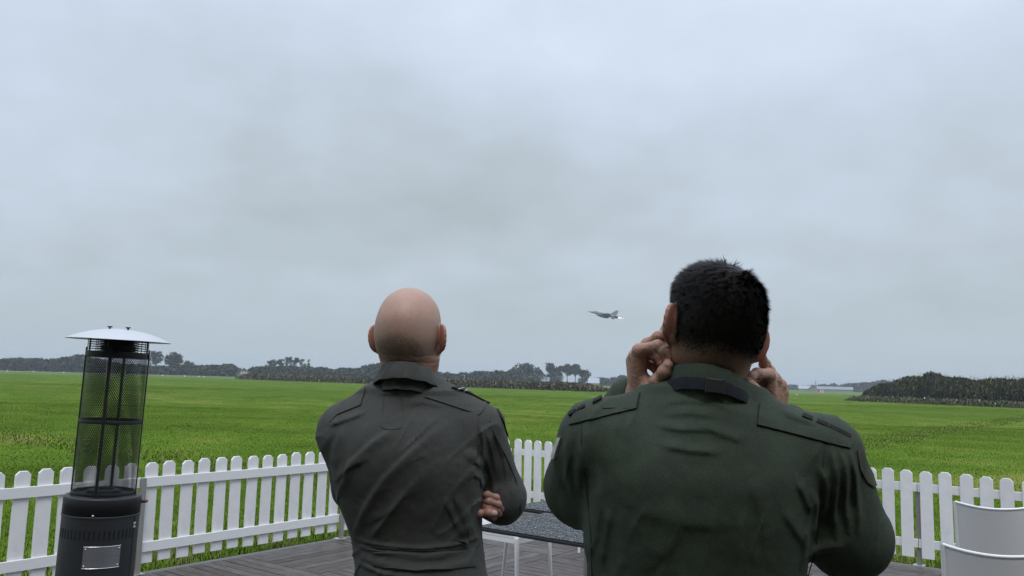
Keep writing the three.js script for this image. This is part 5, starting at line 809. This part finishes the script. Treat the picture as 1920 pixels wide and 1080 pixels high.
  // hair: short strands rooted on the scalp, longer on the crown
  {
    const pp = gHead.attributes.position, np = gHead.attributes.normal, pos = [], nor = [], col = [], id = [], v = new V3(), n = new V3(), w = new V3(), inv = hd.inv, M = hd.M, roots = [];
    for (let i = 0; i < pp.count; i++) { v.fromBufferAttribute(pp, i); w.copy(v).applyMatrix4(inv); if (Math.abs(w.x) > 0.084) continue; const h = hairAt(w, 0.5 * noise3(v.x * 25, v.y * 25, v.z * 25)); if (h > 0.02) roots.push([i, h]); }
    const per = 60000 / roots.length, lx = new V3();
    for (const [i, h] of roots) {
      let m = Math.floor(per) + (rnd() < per % 1 ? 1 : 0); 
      for (let s = 0; s < m; s++) {
        if (rnd() > Math.pow(h, 0.8)) continue;
        v.fromBufferAttribute(pp, i).add(w.set(rr(-1, 1), rr(-1, 1), rr(-1, 1)).multiplyScalar(0.0018)); n.fromBufferAttribute(np, i); w.copy(v).applyMatrix4(inv);
        const top = sstep(0.0, 0.11, w.y), len = lerp(0.006, 0.021, top) * rr(0.6, 1.25) * (0.2 + 0.8 * h), ln = lx.copy(n).transformDirection(inv);
        // the hair runs out from a whorl on the crown
        const wx = w.x - 0.012, wz = w.z - 0.045, out = new V3(wx, -0.4 * (0.12 - w.y) - 0.03, wz).normalize(), swirl = new V3(-wz, 0, wx).normalize().multiplyScalar(0.45 * sstep(0.09, 0.02, Math.hypot(wx, wz)));
        const dir = ln.clone().multiplyScalar(lerp(0.18, 0.6, top)).add(out.multiplyScalar(0.75)).add(swirl).add(new V3(rr(-1, 1), rr(-1, 1), rr(-1, 1)).multiplyScalar(0.16)).add(new V3(noise3(w.x * 70, w.y * 70, w.z * 70), noise3(w.x * 70 + 9, w.y * 70, w.z * 70), noise3(w.x * 70, w.y * 70 + 9, w.z * 70)).multiplyScalar(0.42)).normalize().transformDirection(M);
        const side = new V3().crossVectors(dir, n).normalize().multiplyScalar(0.00042), o = pos.length / 3, b = v.clone().addScaledVector(n, -0.001), mid = b.clone().addScaledVector(dir, len * 0.55), tip = b.clone().addScaledVector(dir, len).addScaledVector(n, -len * 0.12);
        pos.push(b.x - side.x, b.y - side.y, b.z - side.z, b.x + side.x, b.y + side.y, b.z + side.z, mid.x - side.x, mid.y - side.y, mid.z - side.z, mid.x + side.x, mid.y + side.y, mid.z + side.z, tip.x, tip.y, tip.z);
        const nn = n.clone().addScaledVector(dir, 0.4).normalize(), t = rr(0.7, 1.5) * (1 + 0.35 * noise3(w.x * 70, w.y * 70, w.z * 70)); for (let k = 0; k < 5; k++) { nor.push(nn.x, nn.y, nn.z); col.push(0.0155 * t, 0.0122 * t, 0.0108 * t); }
        id.push(o, o + 1, o + 2, o + 1, o + 3, o + 2, o + 2, o + 3, o + 4);
      }
    }
    const g = new THREE.BufferGeometry(); g.setAttribute('position', new THREE.Float32BufferAttribute(pos, 3)); g.setAttribute('normal', new THREE.Float32BufferAttribute(nor, 3)); g.setAttribute('color', new THREE.Float32BufferAttribute(col, 3)); g.setIndex(id);
    const hm = part('hair', shift(g, base), new THREE.MeshPhysicalMaterial({ vertexColors: true, roughness: 0.5, specularIntensity: 0.35, side: THREE.DoubleSide }), man);
  }
  boots(man, base.x, -1.57, 0.13, base);
}

// damp air over the polder
scene.fog = new THREE.FogExp2(new THREE.Color().setRGB(0.62, 0.68, 0.73), 0.0004);

scene.traverse((o) => { if (o.isMesh) { o.castShadow = true; o.receiveShadow = true; } });
renderer.render(scene, camera);
